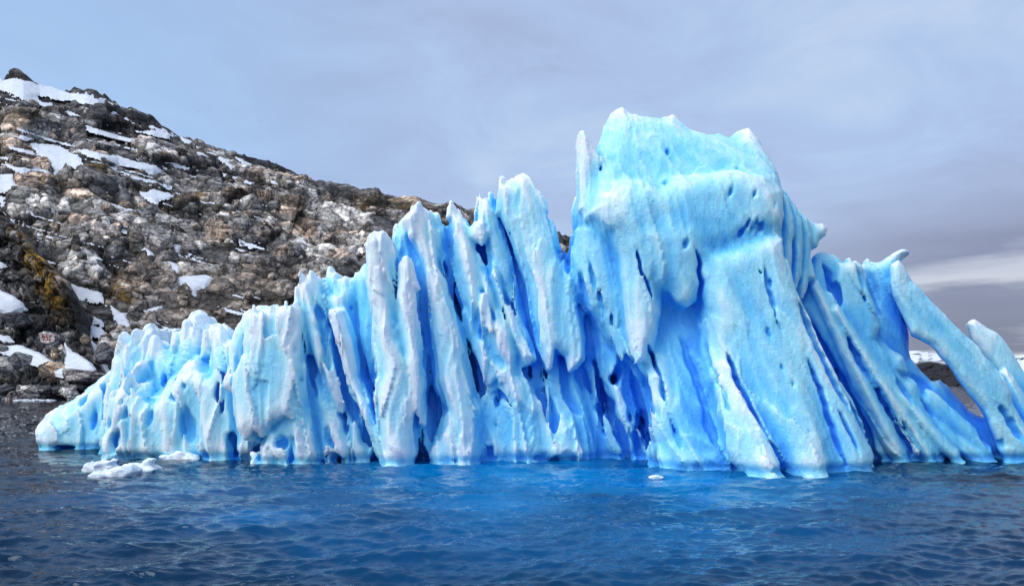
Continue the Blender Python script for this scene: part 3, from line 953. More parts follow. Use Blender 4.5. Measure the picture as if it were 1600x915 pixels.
def iceberg_shape():
    pid = part_id
    BB = 740  # below water
    core = pid('ice_core')
    slab(core, [(150, 735), (165, 620), (205, 570), (232, 620), (262, 590), (300, 560), (345, 575), (400, 540), (470, 520), (530, 500), (556, 480), (590, 440), (625, 420), (660, 390),
                (720, 410), (760, 430), (800, 380), (840, 380), (866, 420), (900, 470), (930, 520), (1010, 560), (1060, 600), (1060, BB)], 31.9, 1.8, 0.10, r=0.9, k=0.25)
    slab(core, [(690, 745), (698, 650), (740, 600), (800, 595), (860, 585), (895, 600), (925, 660), (945, 745)], 30.9, 1.8, 0.22, r=1.2, k=0.3)
    slab(core, [(915, 560), (905, 470), (935, 440), (950, 320), (1000, 260), (1180, 270), (1235, 360), (1240, 480), (1300, 560), (1350, 640), (1380, BB), (960, BB)], 31.0, 2.2, 0.06, r=1.2, k=0.3)
    slab(core, [(1240, 480), (1270, 430), (1320, 440), (1345, 480), (1365, 550), (1400, 620), (1450, 670), (1500, 700), (1530, 740), (1300, 740)], 32.4, 1.0, 0.04, r=0.7, k=0.25)

    # ---- low tail on the left
    tail = pid('tail_lobe')
    slab(tail, [(60, 728), (57, 697), (54, 676), (60, 660), (72, 645), (90, 640), (104, 633), (118, 616), (134, 603), (150, 592), (168, 582), (190, 600), (196, 650), (190, 735)], 36.4, 2.0, 0.18, r=1.1, E=1.2, p=2)
    f = pid('ice_fin')
    slab(f, [(150, 735), (158, 660), (163, 600), (171, 577), (174, 563), (182, 549), (190, 536), (196, 527), (206, 530), (217, 526), (229, 519), (239, 513), (240, 525), (237, 540), (236, 558), (240, 580), (248, 620), (262, 690), (266, 735)], 34.8, 1.9, 0.16, r=1.0, E=1.2, p=2)
    f = pid('ice_fin')
    slab(f, [(228, 738), (222, 680), (226, 620), (236, 590), (243, 560), (247, 536), (254, 541), (262, 550), (269, 555), (277, 547), (281, 528), (294, 514), (306, 495), (317, 508), (325, 522), (332, 540), (330, 570), (326, 600), (322, 650), (322, 738)], 33.2, 1.3, 0.14, r=0.9, E=1.2, p=2)
    f = pid('ice_fin')
    slab(f, [(314, 745), (309, 678), (312, 640), (321, 594), (326, 560), (331, 534), (337, 515), (346, 520), (353, 536), (363, 539), (372, 560), (378, 620), (378, 690), (382, 745)], 31.8, 1.2, 0.14, r=0.8, E=1.3, p=1.9)
    # ---- broad bright slab with an undercut lip
    f = pid('broad_slab', 'broad white slab with a ragged undercut lip')
    slab(f, [(388, 687), (373, 668), (369, 640), (368, 606), (376, 574), (386, 552), (384, 534), (387, 512), (388, 494), (399, 484), (412, 485), (425, 481), (438, 481), (450, 478), (458, 470), (463, 462), (468, 480), (474, 530), (476, 580), (472, 630), (462, 656), (450, 652), (436, 660), (424, 672), (414, 678), (405, 669), (398, 672)], 29.4, 1.0, 0.10, r=0.55, E=1.3, p=2)
    slab(f, [(392, 745), (386, 716), (398, 712), (404, 720), (410, 700), (420, 668), (440, 640), (478, 620), (492, 680), (498, 745)], 29.7, 0.8, 0.10, r=0.6, E=1.4, p=1.8)
    slab(f, [(360, 600), (366, 560), (366, 540), (373, 517), (384, 497), (396, 487), (400, 520), (392, 560), (385, 620)], 30.6, 0.9, 0.10)
    f = pid('ice_fin')
    slab(f, [(464, 452), (471, 437), (483, 432), (492, 435), (499, 447), (504, 460), (512, 500), (520, 540), (534, 590), (542, 630), (532, 645), (522, 640), (512, 620), (500, 590), (486, 560), (472, 520), (464, 490)], 29.9, 0.9, 0.11, E=1.9, p=1.5)
    slab(f, [(478, 560), (500, 580), (528, 630), (540, 660), (552, 700), (553, 745), (538, 745), (528, 715), (524, 745), (512, 745), (500, 720), (488, 680), (478, 620)], 30.2, 0.7, 0.10, E=1.7, p=1.6)
    f = pid('ice_fin')
    slab(f, [(502, 470), (510, 450), (514, 456), (517, 446), (519, 428), (527, 438), (534, 446), (542, 444), (551, 446), (559, 458), (562, 500), (566, 560), (578, 606), (588, 640), (578, 650), (562, 630), (548, 600), (538, 560), (526, 520), (512, 500)], 30.4, 0.9, 0.12, E=1.7, p=1.5)
    slab(f, [(523, 490), (533, 488), (548, 530), (556, 590), (576, 636), (596, 680), (606, 745), (596, 745), (588, 700), (570, 655), (548, 610), (540, 560)], 29.6, 0.6, 0.11, E=1.9, p=1.4)
    slab(f, [(540, 560), (556, 600), (572, 650), (578, 700), (575, 745), (560, 745), (552, 690), (545, 640)], 30.6, 0.6, 0.10, E=1.6, p=1.6)
    # ---- the tall rounded column
    f = pid('ice_column', 'tall rounded column with a blunt head')
    slab(f, [(572, 383), (577, 368), (586, 362), (597, 366), (604, 374), (609, 394), (612, 430), (616, 480), (624, 530), (640, 560), (650, 590), (655, 625), (646, 650), (642, 690), (641, 748), (594, 748), (593, 700), (590, 660), (582, 620), (590, 585), (585, 540), (581, 480), (576, 440), (574, 400)], 29.2, 0.9, 0.10, r=0.55, E=1.5, p=1.8)
    slab(f, [(560, 530), (560, 470), (561, 438), (571, 418), (578, 408), (600, 440), (606, 520), (604, 590), (585, 600), (572, 570)], 30.4, 0.9, 0.11)
    f = pid('ice_fin')
    slab(f, [(630, 416), (639, 415), (642, 440), (648, 490), (655, 550), (662, 600), (660, 640), (657, 661), (651, 640), (642, 610), (634, 560), (627, 500), (627, 450)], 29.3, 0.7, 0.10, E=1.6, p=1.6)
    f = pid('ice_fin')
    slab(f, [(608, 470), (612, 440), (614, 400), (616, 368), (621, 359), (633, 342), (645, 332), (654, 328), (663, 330), (670, 341), (682, 346), (695, 354), (703, 366), (708, 420), (706, 480), (700, 560), (640, 580), (620, 540)], 30.9, 1.0, 0.10, r=0.6)
    slab(f, [(632, 345), (645, 332), (656, 328), (666, 350), (680, 395), (682, 430), (668, 420), (652, 380), (640, 360)], 30.1, 0.6, 0.10, E=1.8, p=1.5)
    f = pid('ice_fin')
    slab(f, [(661, 408), (669, 398), (678, 400), (688, 428), (698, 468), (717, 512), (725, 560), (736, 600), (746, 640), (744, 690), (756, 745), (676, 745), (672, 715), (682, 680), (694, 640), (678, 600), (674, 530), (665, 460)], 30.0, 0.9, 0.11, r=0.6, E=1.6, p=1.7)
    slab(f, [(650, 620), (668, 640), (690, 690), (700, 745), (668, 745), (655, 690)], 30.8, 0.7, 0.1)
    f = pid('ice_spire', 'slender pointed spire between two broader fins')
    slab(f, [(701, 370), (702, 340), (704, 321), (709, 320), (715, 332), (724, 344), (732, 358), (738, 372), (748, 392), (758, 412), (768, 440), (785, 478), (802, 516), (812, 552), (807, 576), (798, 588), (782, 570), (768, 560), (752, 530), (738, 500), (722, 470), (710, 430)], 30.5, 0.8, 0.10, E=1.7, p=1.6)
    slab(f, [(728, 490), (748, 520), (770, 560), (800, 580), (818, 600), (832, 640), (826, 642), (800, 624), (786, 600), (776, 598), (766, 613), (756, 580), (744, 545)], 30.7, 0.7, 0.10, E=1.3, p=1.9, k=0.3)
    slab(f, [(690, 620), (745, 590), (800, 610), (838, 632), (852, 670), (868, 745), (736, 745), (690, 740)], 31.0, 0.9, 0.14, r=0.7)
    f = pid('ice_fin')
    slab(f, [(744, 350), (746, 327), (749, 308), (758, 309), (767, 311), (775, 316), (784, 330), (792, 370), (802, 420), (812, 470), (822, 530), (796, 540), (780, 480), (770, 430), (756, 400), (752, 375)], 31.0, 0.8, 0.10)
    slab(f, [(736, 363), (744, 355), (757, 353), (763, 365), (758, 377), (743, 379), (736, 372)], 30.7, 0.5, 0.10, E=1.2, p=2)
    slab(f, [(768, 400), (778, 420), (796, 470), (820, 520), (835, 560), (818, 566), (796, 530), (778, 480), (766, 440)], 30.8, 0.6, 0.10, E=1.5)
    f = pid('ice_tower', 'leaning tower of pale ice right of the spires')
    slab(f, [(783, 310), (785, 291), (797, 286), (808, 278), (818, 276), (827, 281), (835, 291), (842, 308), (849, 330), (856, 354), (862, 371), (867, 394), (880, 424), (894, 455), (906, 490), (912, 525), (910, 560), (900, 572), (891, 577), (884, 556), (870, 548), (859, 572), (852, 556), (844, 530), (834, 490), (824, 440), (812, 400), (798, 360), (786, 335)], 30.4, 1.0, 0.10, r=0.6, E=1.3, p=1.9)
    slab(f, [(846, 540), (870, 545), (896, 560), (912, 600), (930, 660), (950, 745), (862, 745), (856, 690), (844, 650), (842, 600)], 31.6, 0.8, 0.08, r=0.6)
    # ---- saddle between tower and head
    f = pid('ice_saddle', 'low saddle of cyan ice below the head')
    slab(f, [(862, 400), (870, 398), (879, 398), (888, 409), (896, 421), (905, 438), (918, 460), (940, 520), (962, 570), (975, 620), (960, 640), (930, 600), (905, 560), (890, 500), (875, 440)], 31.6, 0.9, 0.08)
    slab(f, [(900, 560), (935, 560), (962, 610), (985, 660), (1004, 700), (1012, 745), (940, 745), (930, 690), (912, 620)], 31.6, 0.7, 0.08, r=0.5)
    slab(f, [(928, 500), (950, 520), (970, 560), (974, 598), (962, 590), (955, 610), (944, 580), (934, 545)], 31.0, 0.5, 0.08)

    # ---- the head
    h = pid('ice_head', 'massive overhanging head of the iceberg with a ledge on top')
    slab(h, [(905, 440), (902, 395), (902, 355), (910, 348), (906, 308), (911, 290), (950, 300), (1000, 290), (1180, 285), (1222, 300), (1226, 360), (1232, 420), (1210, 480), (960, 520), (925, 480)], 29.6, 1.9, 0.05, r=1.2, E=1.1, p=2, k=0.5)
    # crest: slopes back from the brow to a ragged rim
    slab(h, [(925, 330), (928, 280), (932, 240), (938, 232), (948, 195), (957, 174), (972, 168), (984, 176), (1013, 182), (1032, 185), (1051, 176), (1062, 188),
             (1077, 202), (1095, 206), (1125, 209), (1144, 214), (1158, 204), (1170, 201), (1185, 217), (1196, 236), (1209, 258), (1218, 280), (1222, 310), (1215, 345), (1100, 350), (960, 350)], 22.6, 1.3, 0.68, r=0.9, E=1.1, p=2, k=0.6)
    slab(h, [(945, 308), (968, 290), (1000, 284), (1032, 290), (1064, 274), (1110, 270), (1150, 262), (1192, 278), (1214, 300), (1222, 335), (1214, 364), (1180, 380), (1136, 396), (1098, 408), (1060, 430), (1030, 440), (1000, 430), (975, 390), (950, 340)], 28.1, 1.9, 0.06, r=1.0, E=1.0, p=2.0, k=0.5)
    slab(h, [(1012, 370), (1045, 350), (1080, 360), (1098, 395), (1097, 436), (1090, 458), (1074, 476), (1060, 470), (1050, 456), (1030, 436)], 28.4, 1.4, 0.0, r=0.7, E=1.0, p=2.0, k=0.5)
    f = pid('ice_pillar', 'rippled pillar holding up the left side of the head')
    slab(f, [(908, 262), (910, 232), (918, 236), (930, 250), (944, 268), (968, 296), (985, 345), (996, 400), (1000, 448), (1000, 500), (990, 550), (972, 560), (955, 530), (938, 480), (922, 430), (912, 380), (911, 300)], 29.9, 1.1, 0.07, r=0.5, E=1.1, p=1.8, k=0.3, side=0.1)
    slab(f, [(904, 330), (906, 270), (910, 213), (915, 220), (927, 238), (943, 258), (962, 282), (955, 320), (930, 350)], 29.6, 0.5, 0.07, r=0.2, E=1.4, p=1.5, k=0.15, wob=0.03)
    slab(f, [(964, 300), (982, 286), (1000, 290), (1012, 345), (1022, 400), (1030, 448), (1032, 490), (1022, 530), (1008, 562), (992, 568), (984, 540), (976, 480), (970, 400)], 28.5, 1.3, 0.05, r=0.7, E=1.0, p=1.8, k=0.4)
    f = pid('ice_cave_wall', 'smooth blue wall in the hollow below the head')
    slab(f, [(1000, 470), (1090, 462), (1130, 500), (1150, 590), (1185, 660), (1225, 700), (1240, 745), (1110, 760), (1036, 745), (1032, 690), (1012, 640), (995, 590), (992, 540)], 27.7, 1.8, 0.40, r=0.9, E=1.2, p=2, k=0.45)
    f = pid('ice_flank', 'pale ribbed flank sweeping down from the head to the water')
    slab(f, [(1092, 430), (1100, 395), (1150, 380), (1200, 365), (1222, 372), (1236, 420), (1252, 470), (1280, 530), (1310, 600), (1340, 660), (1362, 700), (1370, 750), (1290, 760), (1230, 740), (1190, 680), (1150, 600), (1125, 530), (1104, 480)], 27.2, 1.9, 0.15, r=0.9, E=1.1, p=2, k=0.45)
    slab(f, [(1100, 490), (1125, 505), (1140, 545), (1160, 590), (1185, 640), (1212, 695), (1234, 766), (1180, 766), (1150, 700), (1130, 640), (1112, 570)], 26.1, 1.2, 0.46, r=0.6, E=1.5, p=1.8, k=0.5)
    slab(f, [(1150, 500), (1200, 490), (1230, 540), (1260, 610), (1285, 680), (1302, 764), (1246, 764), (1222, 700), (1190, 640), (1165, 570)], 26.4, 1.2, 0.34, r=0.65, E=1.3, p=1.8, k=0.45)
    slab(f, [(1215, 470), (1245, 480), (1275, 540), (1305, 600), (1335, 670), (1356, 758), (1310, 758), (1290, 690), (1262, 620), (1235, 560)], 27.1, 1.0, 0.26, r=0.55, E=1.3, p=1.8, k=0.4)
    slab(f, [(1290, 580), (1312, 600), (1345, 660), (1372, 745), (1340, 745), (1322, 690)], 28.6, 0.7, 0.12, E=1.3, k=0.2)
    # ---- hanging flutes on the right of the head
    f = pid('hanging_flute')
    slab(f, [(1214, 300), (1226, 312), (1236, 345), (1234, 400), (1228, 445), (1222, 440), (1216, 395)], 29.4, 0.7, 0.06, E=1.4)
    f = pid('hanging_flute')
    slab(f, [(1222, 304), (1240, 328), (1250, 350), (1250, 400), (1244, 440), (1238, 462), (1232, 450), (1232, 400), (1228, 345)], 29.8, 0.8, 0.06, E=1.4)
    f = pid('hanging_flute')
    slab(f, [(1240, 330), (1256, 345), (1263, 372), (1262, 400), (1258, 440), (1250, 466), (1243, 450), (1244, 400), (1242, 360)], 30.2, 0.8, 0.06, E=1.4)
    f = pid('ice_knob', 'stubby knob sticking out right of the head')
    slab(f, [(1252, 345), (1268, 352), (1281, 353), (1287, 359), (1286, 369), (1276, 376), (1272, 386), (1262, 390), (1252, 375)], 30.4, 0.5, 0.06, E=1.1, p=2)
    # ---- leaning fins on the right
    f = pid('leaning_fin')
    slab(f, [(1240, 480), (1246, 440), (1256, 402), (1268, 396), (1280, 399), (1295, 408), (1300, 430), (1308, 470), (1326, 530), (1352, 580), (1390, 640), (1420, 690), (1440, 740), (1372, 740), (1352, 670), (1312, 590), (1270, 520)], 31.0, 0.8, 0.06, r=0.35, E=1.0, p=1.8, side=0.42)
    slab(f, [(1275, 455), (1292, 450), (1306, 500), (1330, 560), (1362, 620), (1395, 680), (1416, 740), (1392, 740), (1360, 670), (1320, 600), (1290, 530)], 30.6, 0.5, 0.06, E=1.6, side=0.42)
    f = pid('leaning_fin')
    slab(f, [(1292, 440), (1296, 412), (1306, 415), (1321, 411), (1330, 418), (1338, 450), (1352, 486), (1360, 510), (1352, 532), (1378, 566), (1412, 620), (1448, 670), (1480, 740), (1430, 740), (1400, 680), (1360, 610), (1325, 550), (1304, 490)], 30.8, 0.7, 0.05, r=0.3, E=1.0, p=1.7, side=0.42)
    f = pid('leaning_fin')
    slab(f, [(1356, 525), (1376, 545), (1398, 560), (1406, 580), (1398, 586), (1420, 600), (1430, 618), (1450, 650), (1480, 690), (1506, 740), (1462, 740), (1430, 690), (1400, 640), (1370, 580)], 31.0, 0.6, 0.05, E=1.6, side=0.42)
    f = pid('leaning_fin')
    slab(f, [(1432, 630), (1436, 610), (1452, 620), (1480, 645), (1510, 670), (1536, 700), (1556, 740), (1500, 740), (1470, 700), (1445, 660)], 31.4, 0.7, 0.05, r=0.3, E=1.0, side=0.42)
    f = pid('ice_sheet', 'blue sheet of ice behind the arch with a curled tip')
    slab(f, [(1328, 430), (1332, 416), (1348, 413), (1362, 410), (1372, 404), (1382, 395), (1394, 391), (1404, 393), (1396, 399), (1386, 412), (1384, 440), (1392, 480), (1402, 505), (1406, 524), (1406, 546), (1409, 560), (1419, 570), (1428, 582), (1442, 595), (1456, 594), (1467, 602), (1474, 610), (1482, 620), (1492, 630), (1503, 643), (1516, 650), (1536, 660), (1560, 700), (1570, 740), (1480, 740), (1420, 660), (1370, 580), (1345, 490)], 32.4, 0.6, 0.04, r=0.4, E=1.2, p=2, k=0.1, wob=0.05, side=0.50, grow=0.0)
    f = pid('ice_arch', 'long leaning limb that forms an arch over a gap')
    slab(f, [(1374, 440), (1376, 415), (1387, 408), (1396, 421), (1406, 440), (1420, 451), (1437, 471), (1460, 493), (1487, 520), (1505, 534), (1530, 560), (1553, 588), (1566, 612), (1570, 630), (1584, 655), (1612, 690), (1628, 740), (1562, 740), (1546, 690), (1532, 655), (1524, 640), (1514, 628), (1499, 608), (1486, 591), (1477, 577), (1468, 567), (1457, 557), (1448, 545), (1438, 537), (1424, 529), (1410, 522), (1395, 492), (1380, 465)], 31.2, 0.75, 0.05, r=0.32, E=1.1, p=1.8, k=0.1, wob=0.04, side=0.50, grow=0.0)
    f = pid('ice_fin')
    slab(f, [(1503, 506), (1509, 501), (1518, 507), (1527, 513), (1545, 522), (1558, 538), (1570, 556), (1581, 574), (1600, 601), (1640, 650), (1660, 740), (1600, 740), (1580, 660), (1560, 600), (1530, 558), (1512, 530)], 33.0, 0.7, 0.04, r=0.3, E=1.1, wob=0.04, side=0.42)
    f = pid('ice_fin')
    slab(f, [(1555, 582), (1562, 577), (1575, 592), (1600, 628), (1640, 680), (1660, 740), (1596, 740), (1580, 680), (1566, 630)], 32.2, 0.6, 0.04, E=1.4, wob=0.04, side=0.42)

    for (xa, ya, xb, yb, hw, Y) in ((1262, 440, 1408, 735, 9, 30.5), (1296, 478, 1452, 735, 8, 30.4), (1318, 500, 1470, 735, 7, 30.7), (1352, 560, 1500, 735, 9, 30.6), (1385, 590, 1530, 735, 8, 31.0), (1440, 640, 1550, 735, 8, 31.1)):
        f = pid('ice_rib')
        slab(f, [(xa - hw, ya + 8), (xa, ya), (xa + hw, ya + 14), (xb + hw * 1.6, yb), (xb - hw * 1.6, yb)], Y, 0.6, 0.05, E=1.3, p=1.4, k=0.12, side=0.42)
    # thin blades that finish the peaks
    for prt, poly, Y, ln in ((2, [(218, 545), (230, 523), (239, 509), (242, 528), (238, 566)], 35.4, 0.16), (3, [(288, 535), (298, 508), (306, 491), (314, 508), (324, 535)], 33.8, 0.14),
                             (3, [(240, 562), (247, 533), (256, 548), (258, 566)], 33.9, 0.14), (4, [(330, 545), (337, 511), (347, 524), (352, 545)], 32.4, 0.14)):
        slab(prt, poly, Y, 0.3, ln, r=0.15, E=1.5, k=0.2, wob=0.03)
    # jagged pinnacles along the crests
    rj = np.random.default_rng(31)
    for px, py in ((197, 523), (218, 522), (249, 533), (282, 524), (296, 510), (326, 520), (347, 517), (399, 480), (426, 477), (452, 474), (465, 448), (472, 434), (490, 430),
                   (512, 447), (519, 424), (534, 442), (543, 441), (552, 443), (562, 435), (621, 356), (636, 412), (646, 329), (655, 326), (671, 338), (683, 343), (705, 317),
                   (747, 324), (750, 305), (767, 308), (785, 288), (843, 305), (858, 350), (880, 395), (898, 418), (1295, 404), (1322, 408), (1350, 409), (1256, 400)):
        w_ = rj.uniform(4, 8); hh = rj.uniform(26, 52)
        Y = front(px + 2, py + 16)
        if Y is None: continue
        c = at(px + 2, py + 16, Y + 0.12)
        prt = int(LB[min(len(gx) - 1, int((c[0] - X0) / VX)), min(len(gy) - 1, int((c[1] - Y0_) / VX)), min(len(gz) - 1, int((c[2] - Z0) / VX))])
        q = rj.uniform(0.05, 0.3)
        slab(prt, [(px - w_, py + hh), (px - w_ * 0.45, py + hh * 0.35), (px, py - rj.uniform(0, 4)), (px + w_ * 0.6 + q * hh * 0.3, py + hh * 0.3), (px + w_ + q * hh, py + hh)], Y - 0.05, 0.22, 0.0, r=0.14, E=1.5, p=1.4, k=0.05, wob=0.03, grow=0.03)
    # ------------------------------------------------ hollows
    C = carve
    C(220, 582, 24, 30, 0.9, -12); C(205, 596, 15, 26, 0.5, 0)
    C(147, 655, 9, 14, 0.9); C(107, 670, 9, 12, 0.8); C(172, 665, 12, 22, 1.3, -15); C(176, 690, 10, 20, 1.2, -20); C(103, 699, 16, 5, 1.0)
    C(163, 610, 10, 16, 0.5, -10); C(132, 625, 10, 14, 0.45); C(187, 632, 4, 6, 0.4, -20); C(190, 650, 5, 10, 0.5, -25); C(131, 648, 4, 4, 0.3)
    C(258, 596, 8, 9, 0.6); C(288, 602, 9, 9, 0.9); C(278, 592, 9, 7, 0.5, -40); C(275, 625, 20, 6, 0.45, -45); C(290, 575, 12, 9, 0.45, -40); C(270, 558, 8, 4, .3)
    C(232, 655, 7, 18, 0.4, -25); C(256, 655, 6, 22, 0.35, -25); C(290, 660, 13, 30, 0.35, 10); C(311, 520, 4, 5, 0.3, -40); C(251, 549, 3, 3, 1.5)
    C(346, 625, 14, 48, 0.6, 3); C(360, 690, 12, 26, 1.1, 6); C(370, 570, 5, 18, 0.6); C(368, 596, 5, 8, 0.6); C(357, 560, 6, 12, .4, 15)
    C(410, 704, 22, 14, 1.0); C(438, 690, 14, 12, 0.5); C(455, 700, 8, 20, 0.4)
    for q in ((422, 536), (437, 546), (441, 556), (436, 567), (434, 579), (449, 519), (445, 612), (442, 630), (460, 548), (420, 600), (470, 594), (478, 562)): C(q[0], q[1], 2.6, 4.5, 0.35, -8)
    groove([(470, 500), (476, 545), (486, 585), (494, 620)], 4, 0.6)
    C(500, 490, 10, 16, 0.6, 15); C(505, 530, 8, 50, 0.5, 12); C(526, 560, 6, 60, 0.8, 14); C(541, 610, 6, 40, 1.0, 14); C(556, 640, 7, 40, 1.0, 12); C(572, 680, 11, 34, 1.2, 12); C(518, 690, 7, 26, 0.7, 14)
    C(548, 480, 5, 14, 0.4, 10); C(556, 487, 4, 9, 0.3, 15); C(570, 500, 6, 40, 0.4, 3); C(575, 560, 7, 40, 0.8, 6); C(582, 602, 7, 10, 1.2)
    C(618, 505, 6, 34, 0.9, 4); C(621, 530, 6, 14, 0.9); C(613, 440, 5, 40, .6, 2)
    C(645, 395, 12, 36, 0.6, 14); C(642, 440, 5, 24, 1.1, 3); C(628, 390, 7, 26, 0.4, 5); C(690, 380, 9, 18, .35, 10); C(696, 420, 8, 30, .6, 8)
    C(656, 500, 6, 60, 0.9, 6); C(663, 565, 6, 30, 1.2, 4); C(668, 610, 6, 34, 1.0, 8); C(650, 670, 6, 40, 1.2, 2); C(660, 700, 9, 26, 1.0, 10)
    C(712, 440, 7, 26, 0.6, 12); C(718, 480, 7, 40, 1.0, 16); C(730, 530, 6, 40, 1.1, 14); C(740, 580, 7, 40, 1.1, 10); C(752, 610, 7, 40, .9, 8)
    C(697, 482, 3, 5, .4); C(734, 430, 4, 10, .35, 10); C(752, 520, 4, 24, .45, 16); C(744, 500, 3, 8, .4)
    C(762, 470, 6, 36, .7, 18); C(776, 470, 5, 30, .7, 16); C(786, 500, 5, 30, .9, 18); C(790, 470, 4, 20, .6, 12); C(806, 500, 4, 24, .8, 12); C(826, 545, 5, 14, .9); C(808, 440, 5, 26, .6, 10)
    C(757, 325, 4, 9, .35); C(748, 390, 7, 12, 1.6, -10); C(776, 365, 5, 16, .4, 20); C(795, 350, 5, 24, .3, 10)
    C(836, 340, 3, 16, .3, 12); C(820, 320, 5, 14, .3, 12); C(842, 390, 3, 20, .4, 14); C(853, 415, 3, 14, .35, 18); C(872, 460, 3, 8, .3, 14); C(893, 500, 3, 20, .35, 14); C(870, 520, 2.5, 6, .3); C(856, 400, 9, 2.5, .25, 50)
    C(778, 620, 10, 26, 1.0, 10); C(800, 650, 6, 30, .6, 12); C(769, 702, 11, 12, 1.3); C(850, 600, 9, 40, .8, 6); C(862, 640, 9, 40, .5, 8); C(830, 580, 8, 20, .8, 10); C(775, 665, 5, 14, .5)
    C(920, 600, 7, 40, .7, 14); C(935, 640, 6, 34, .7, 18); C(998, 622, 26, 76, 2.2, 15); C(1008, 670, 14, 40, 2.0, 14); C(948, 625, 12, 60, 1.4, 16); C(975, 680, 10, 40, 1.6, 16); C(962, 590, 12, 24, 2.2, 10); C(850, 625, 12, 50, 1.1, 6); C(1002, 655, 6, 16, 1.2, 12); C(1000, 690, 9, 28, 1.1, 14); C(985, 650, 6, 16, 1.5, 14); C(1018, 690, 10, 30, .9, 10)
    C(940, 470, 5, 30, .35, 10); C(955, 500, 4, 18, .4, 8); C(925, 430, 5, 30, .3, 10); C(912, 450, 4, 30, .5, 16); C(965, 575, 6, 12, .6, 20)
    # head: ledge on top, pits, undercut
    for q in ((1043, 238, 3, 4), (1040, 284, 3, 4), (1152, 263, 5, 4), (1142, 300, 4, 6), (938, 266, 3, 8), (1180, 302, 2, 3), (1178, 354, 4, 9), (1187, 357, 4, 9), (1157, 364, 4, 8), (1168, 350, 3, 5), (1073, 380, 4, 8), (1210, 322, 3, 5)):
        C(q[0], q[1], q[2] * 1.2, q[3] * 1.2, .3, -25)
    groove([(994, 385), (1000, 415), (1010, 445), (1020, 470)], 3.5, .5)
    groove([(1086, 385), (1092, 410), (1096, 440), (1090, 470)], 5, .5)
    groove([(1012, 530), (1022, 565), (1036, 600), (1048, 628)], 4, .5)
    groove([(1052, 505), (1076, 560), (1100, 630), (1122, 700)], 4, .22); groove([(1088, 500), (1104, 550), (1128, 610), (1146, 660)], 3.5, .2); groove([(1030, 600), (1050, 650), (1064, 700)], 3.5, .25)
    groove([(1140, 545), (1150, 590), (1176, 640), (1204, 690), (1226, 735)], 6, .7)
    groove([(1190, 410), (1200, 450), (1210, 490), (1222, 520)], 4, .35)
    for q in ((1188, 428), (1203, 443), (1201, 520), (1221, 574), (1265, 676), (1262, 660), (1190, 485), (1240, 600), (1280, 610)): C(q[0], q[1], 3.2, 9, .25, 14)
    groove([(1262, 560), (1285, 620), (1305, 680), (1320, 725)], 5, .5)
    groove([(1310, 640), (1330, 680), (1345, 715)], 4, .4)
    # right side
    C(1225, 380, 4, 50, .6, 2); C(1240, 400, 4, 46, .6, 2); C(1262, 500, 9, 40, .8, 22); C(1280, 545, 8, 50, .8, 24); C(1306, 600, 7, 50, .9, 26); C(1345, 660, 7, 44, .9, 26)
    C(1300, 450, 8, 40, .6, 14); C(1312, 475, 7, 36, .5, 12); C(1309, 582, 5, 12, .5, 8); C(1340, 560, 6, 44, .7, 26); C(1375, 620, 6, 46, .7, 28); C(1400, 660, 6, 40, .6, 28); C(1430, 690, 5, 34, .5, 28)
    C(1362, 450, 10, 50, .5, 14); C(1345, 440, 6, 30, .4, 12); C(1415, 610, 7, 30, .5, 30); C(1450, 640, 5, 20, .4, 30); C(1440, 600, 20, 12, .3, -35)
    C(1540, 690, 13, 18, .7, 30); C(1565, 692, 6, 8, .5); C(1580, 660, 7, 40, .6, 30); C(1545, 560, 8, 36, .5, 30)


iceberg_shape()


def surface_nets(D):
    ins = D < 0
    c = np.zeros(tuple(s - 1 for s in D.shape), np.uint8)
    for a in (0, 1):
        for b in (0, 1):
            for e in (0, 1):
                c += ins[a:a + c.shape[0], b:b + c.shape[1], e:e + c.shape[2]]
    act = np.argwhere((c > 0) & (c < 8)).astype(np.int32)
    idx = np.full(c.shape, -1, np.int32)
    idx[act[:, 0], act[:, 1], act[:, 2]] = np.arange(len(act))
    acc = np.zeros((len(act), 3), np.float32); cnt = np.zeros(len(act), np.float32)
    cor = [(a, b, e) for a in (0, 1) for b in (0, 1) for e in (0, 1)]
    val = {q: D[act[:, 0] + q[0], act[:, 1] + q[1], act[:, 2] + q[2]] for q in cor}
    for q in cor:
        for ax in range(3):
            if q[ax]: continue
            r = list(q); r[ax] = 1; r = tuple(r)
            v0, v1 = val[q], val[r]
            m = (v0 < 0) != (v1 < 0)
            tt = np.where(m, v0 / np.where(m, v0 - v1, 1), 0)
            p = np.array(q, np.float32)[None].repeat(len(act), 0)
            p[:, ax] = tt
            acc[m] += p[m]; cnt[m] += 1
    V = act + acc / cnt[:, None]
    quads = []
    for ax in range(3):
        sl0 = [slice(1, -1)] * 3; sl1 = [slice(1, -1)] * 3
        sl0[ax] = slice(0, -1); sl1[ax] = slice(1, None)
        i0 = ins[tuple(sl0)]; i1 = ins[tuple(sl1)]
        ch = np.argwhere(i0 != i1)
        fl = i0[ch[:, 0], ch[:, 1], ch[:, 2]]
        base = ch.copy()
        o1, o2 = [(1, 2), (2, 0), (0, 1)][ax]
        for k_ in range(3):
            if k_ != ax: base[:, k_] += 1
        def cell(d1, d2):
            b = base.copy(); b[:, o1] -= d1; b[:, o2] -= d2
            return idx[b[:, 0], b[:, 1], b[:, 2]]
        q = np.stack([cell(1, 1), cell(0, 1), cell(0, 0), cell(1, 0)], 1)
        q[~fl] = q[~fl][:, ::-1]
        quads.append(q)
    Q = np.concatenate(quads)
    Q = Q[(Q >= 0).all(1)]
    return V, Q


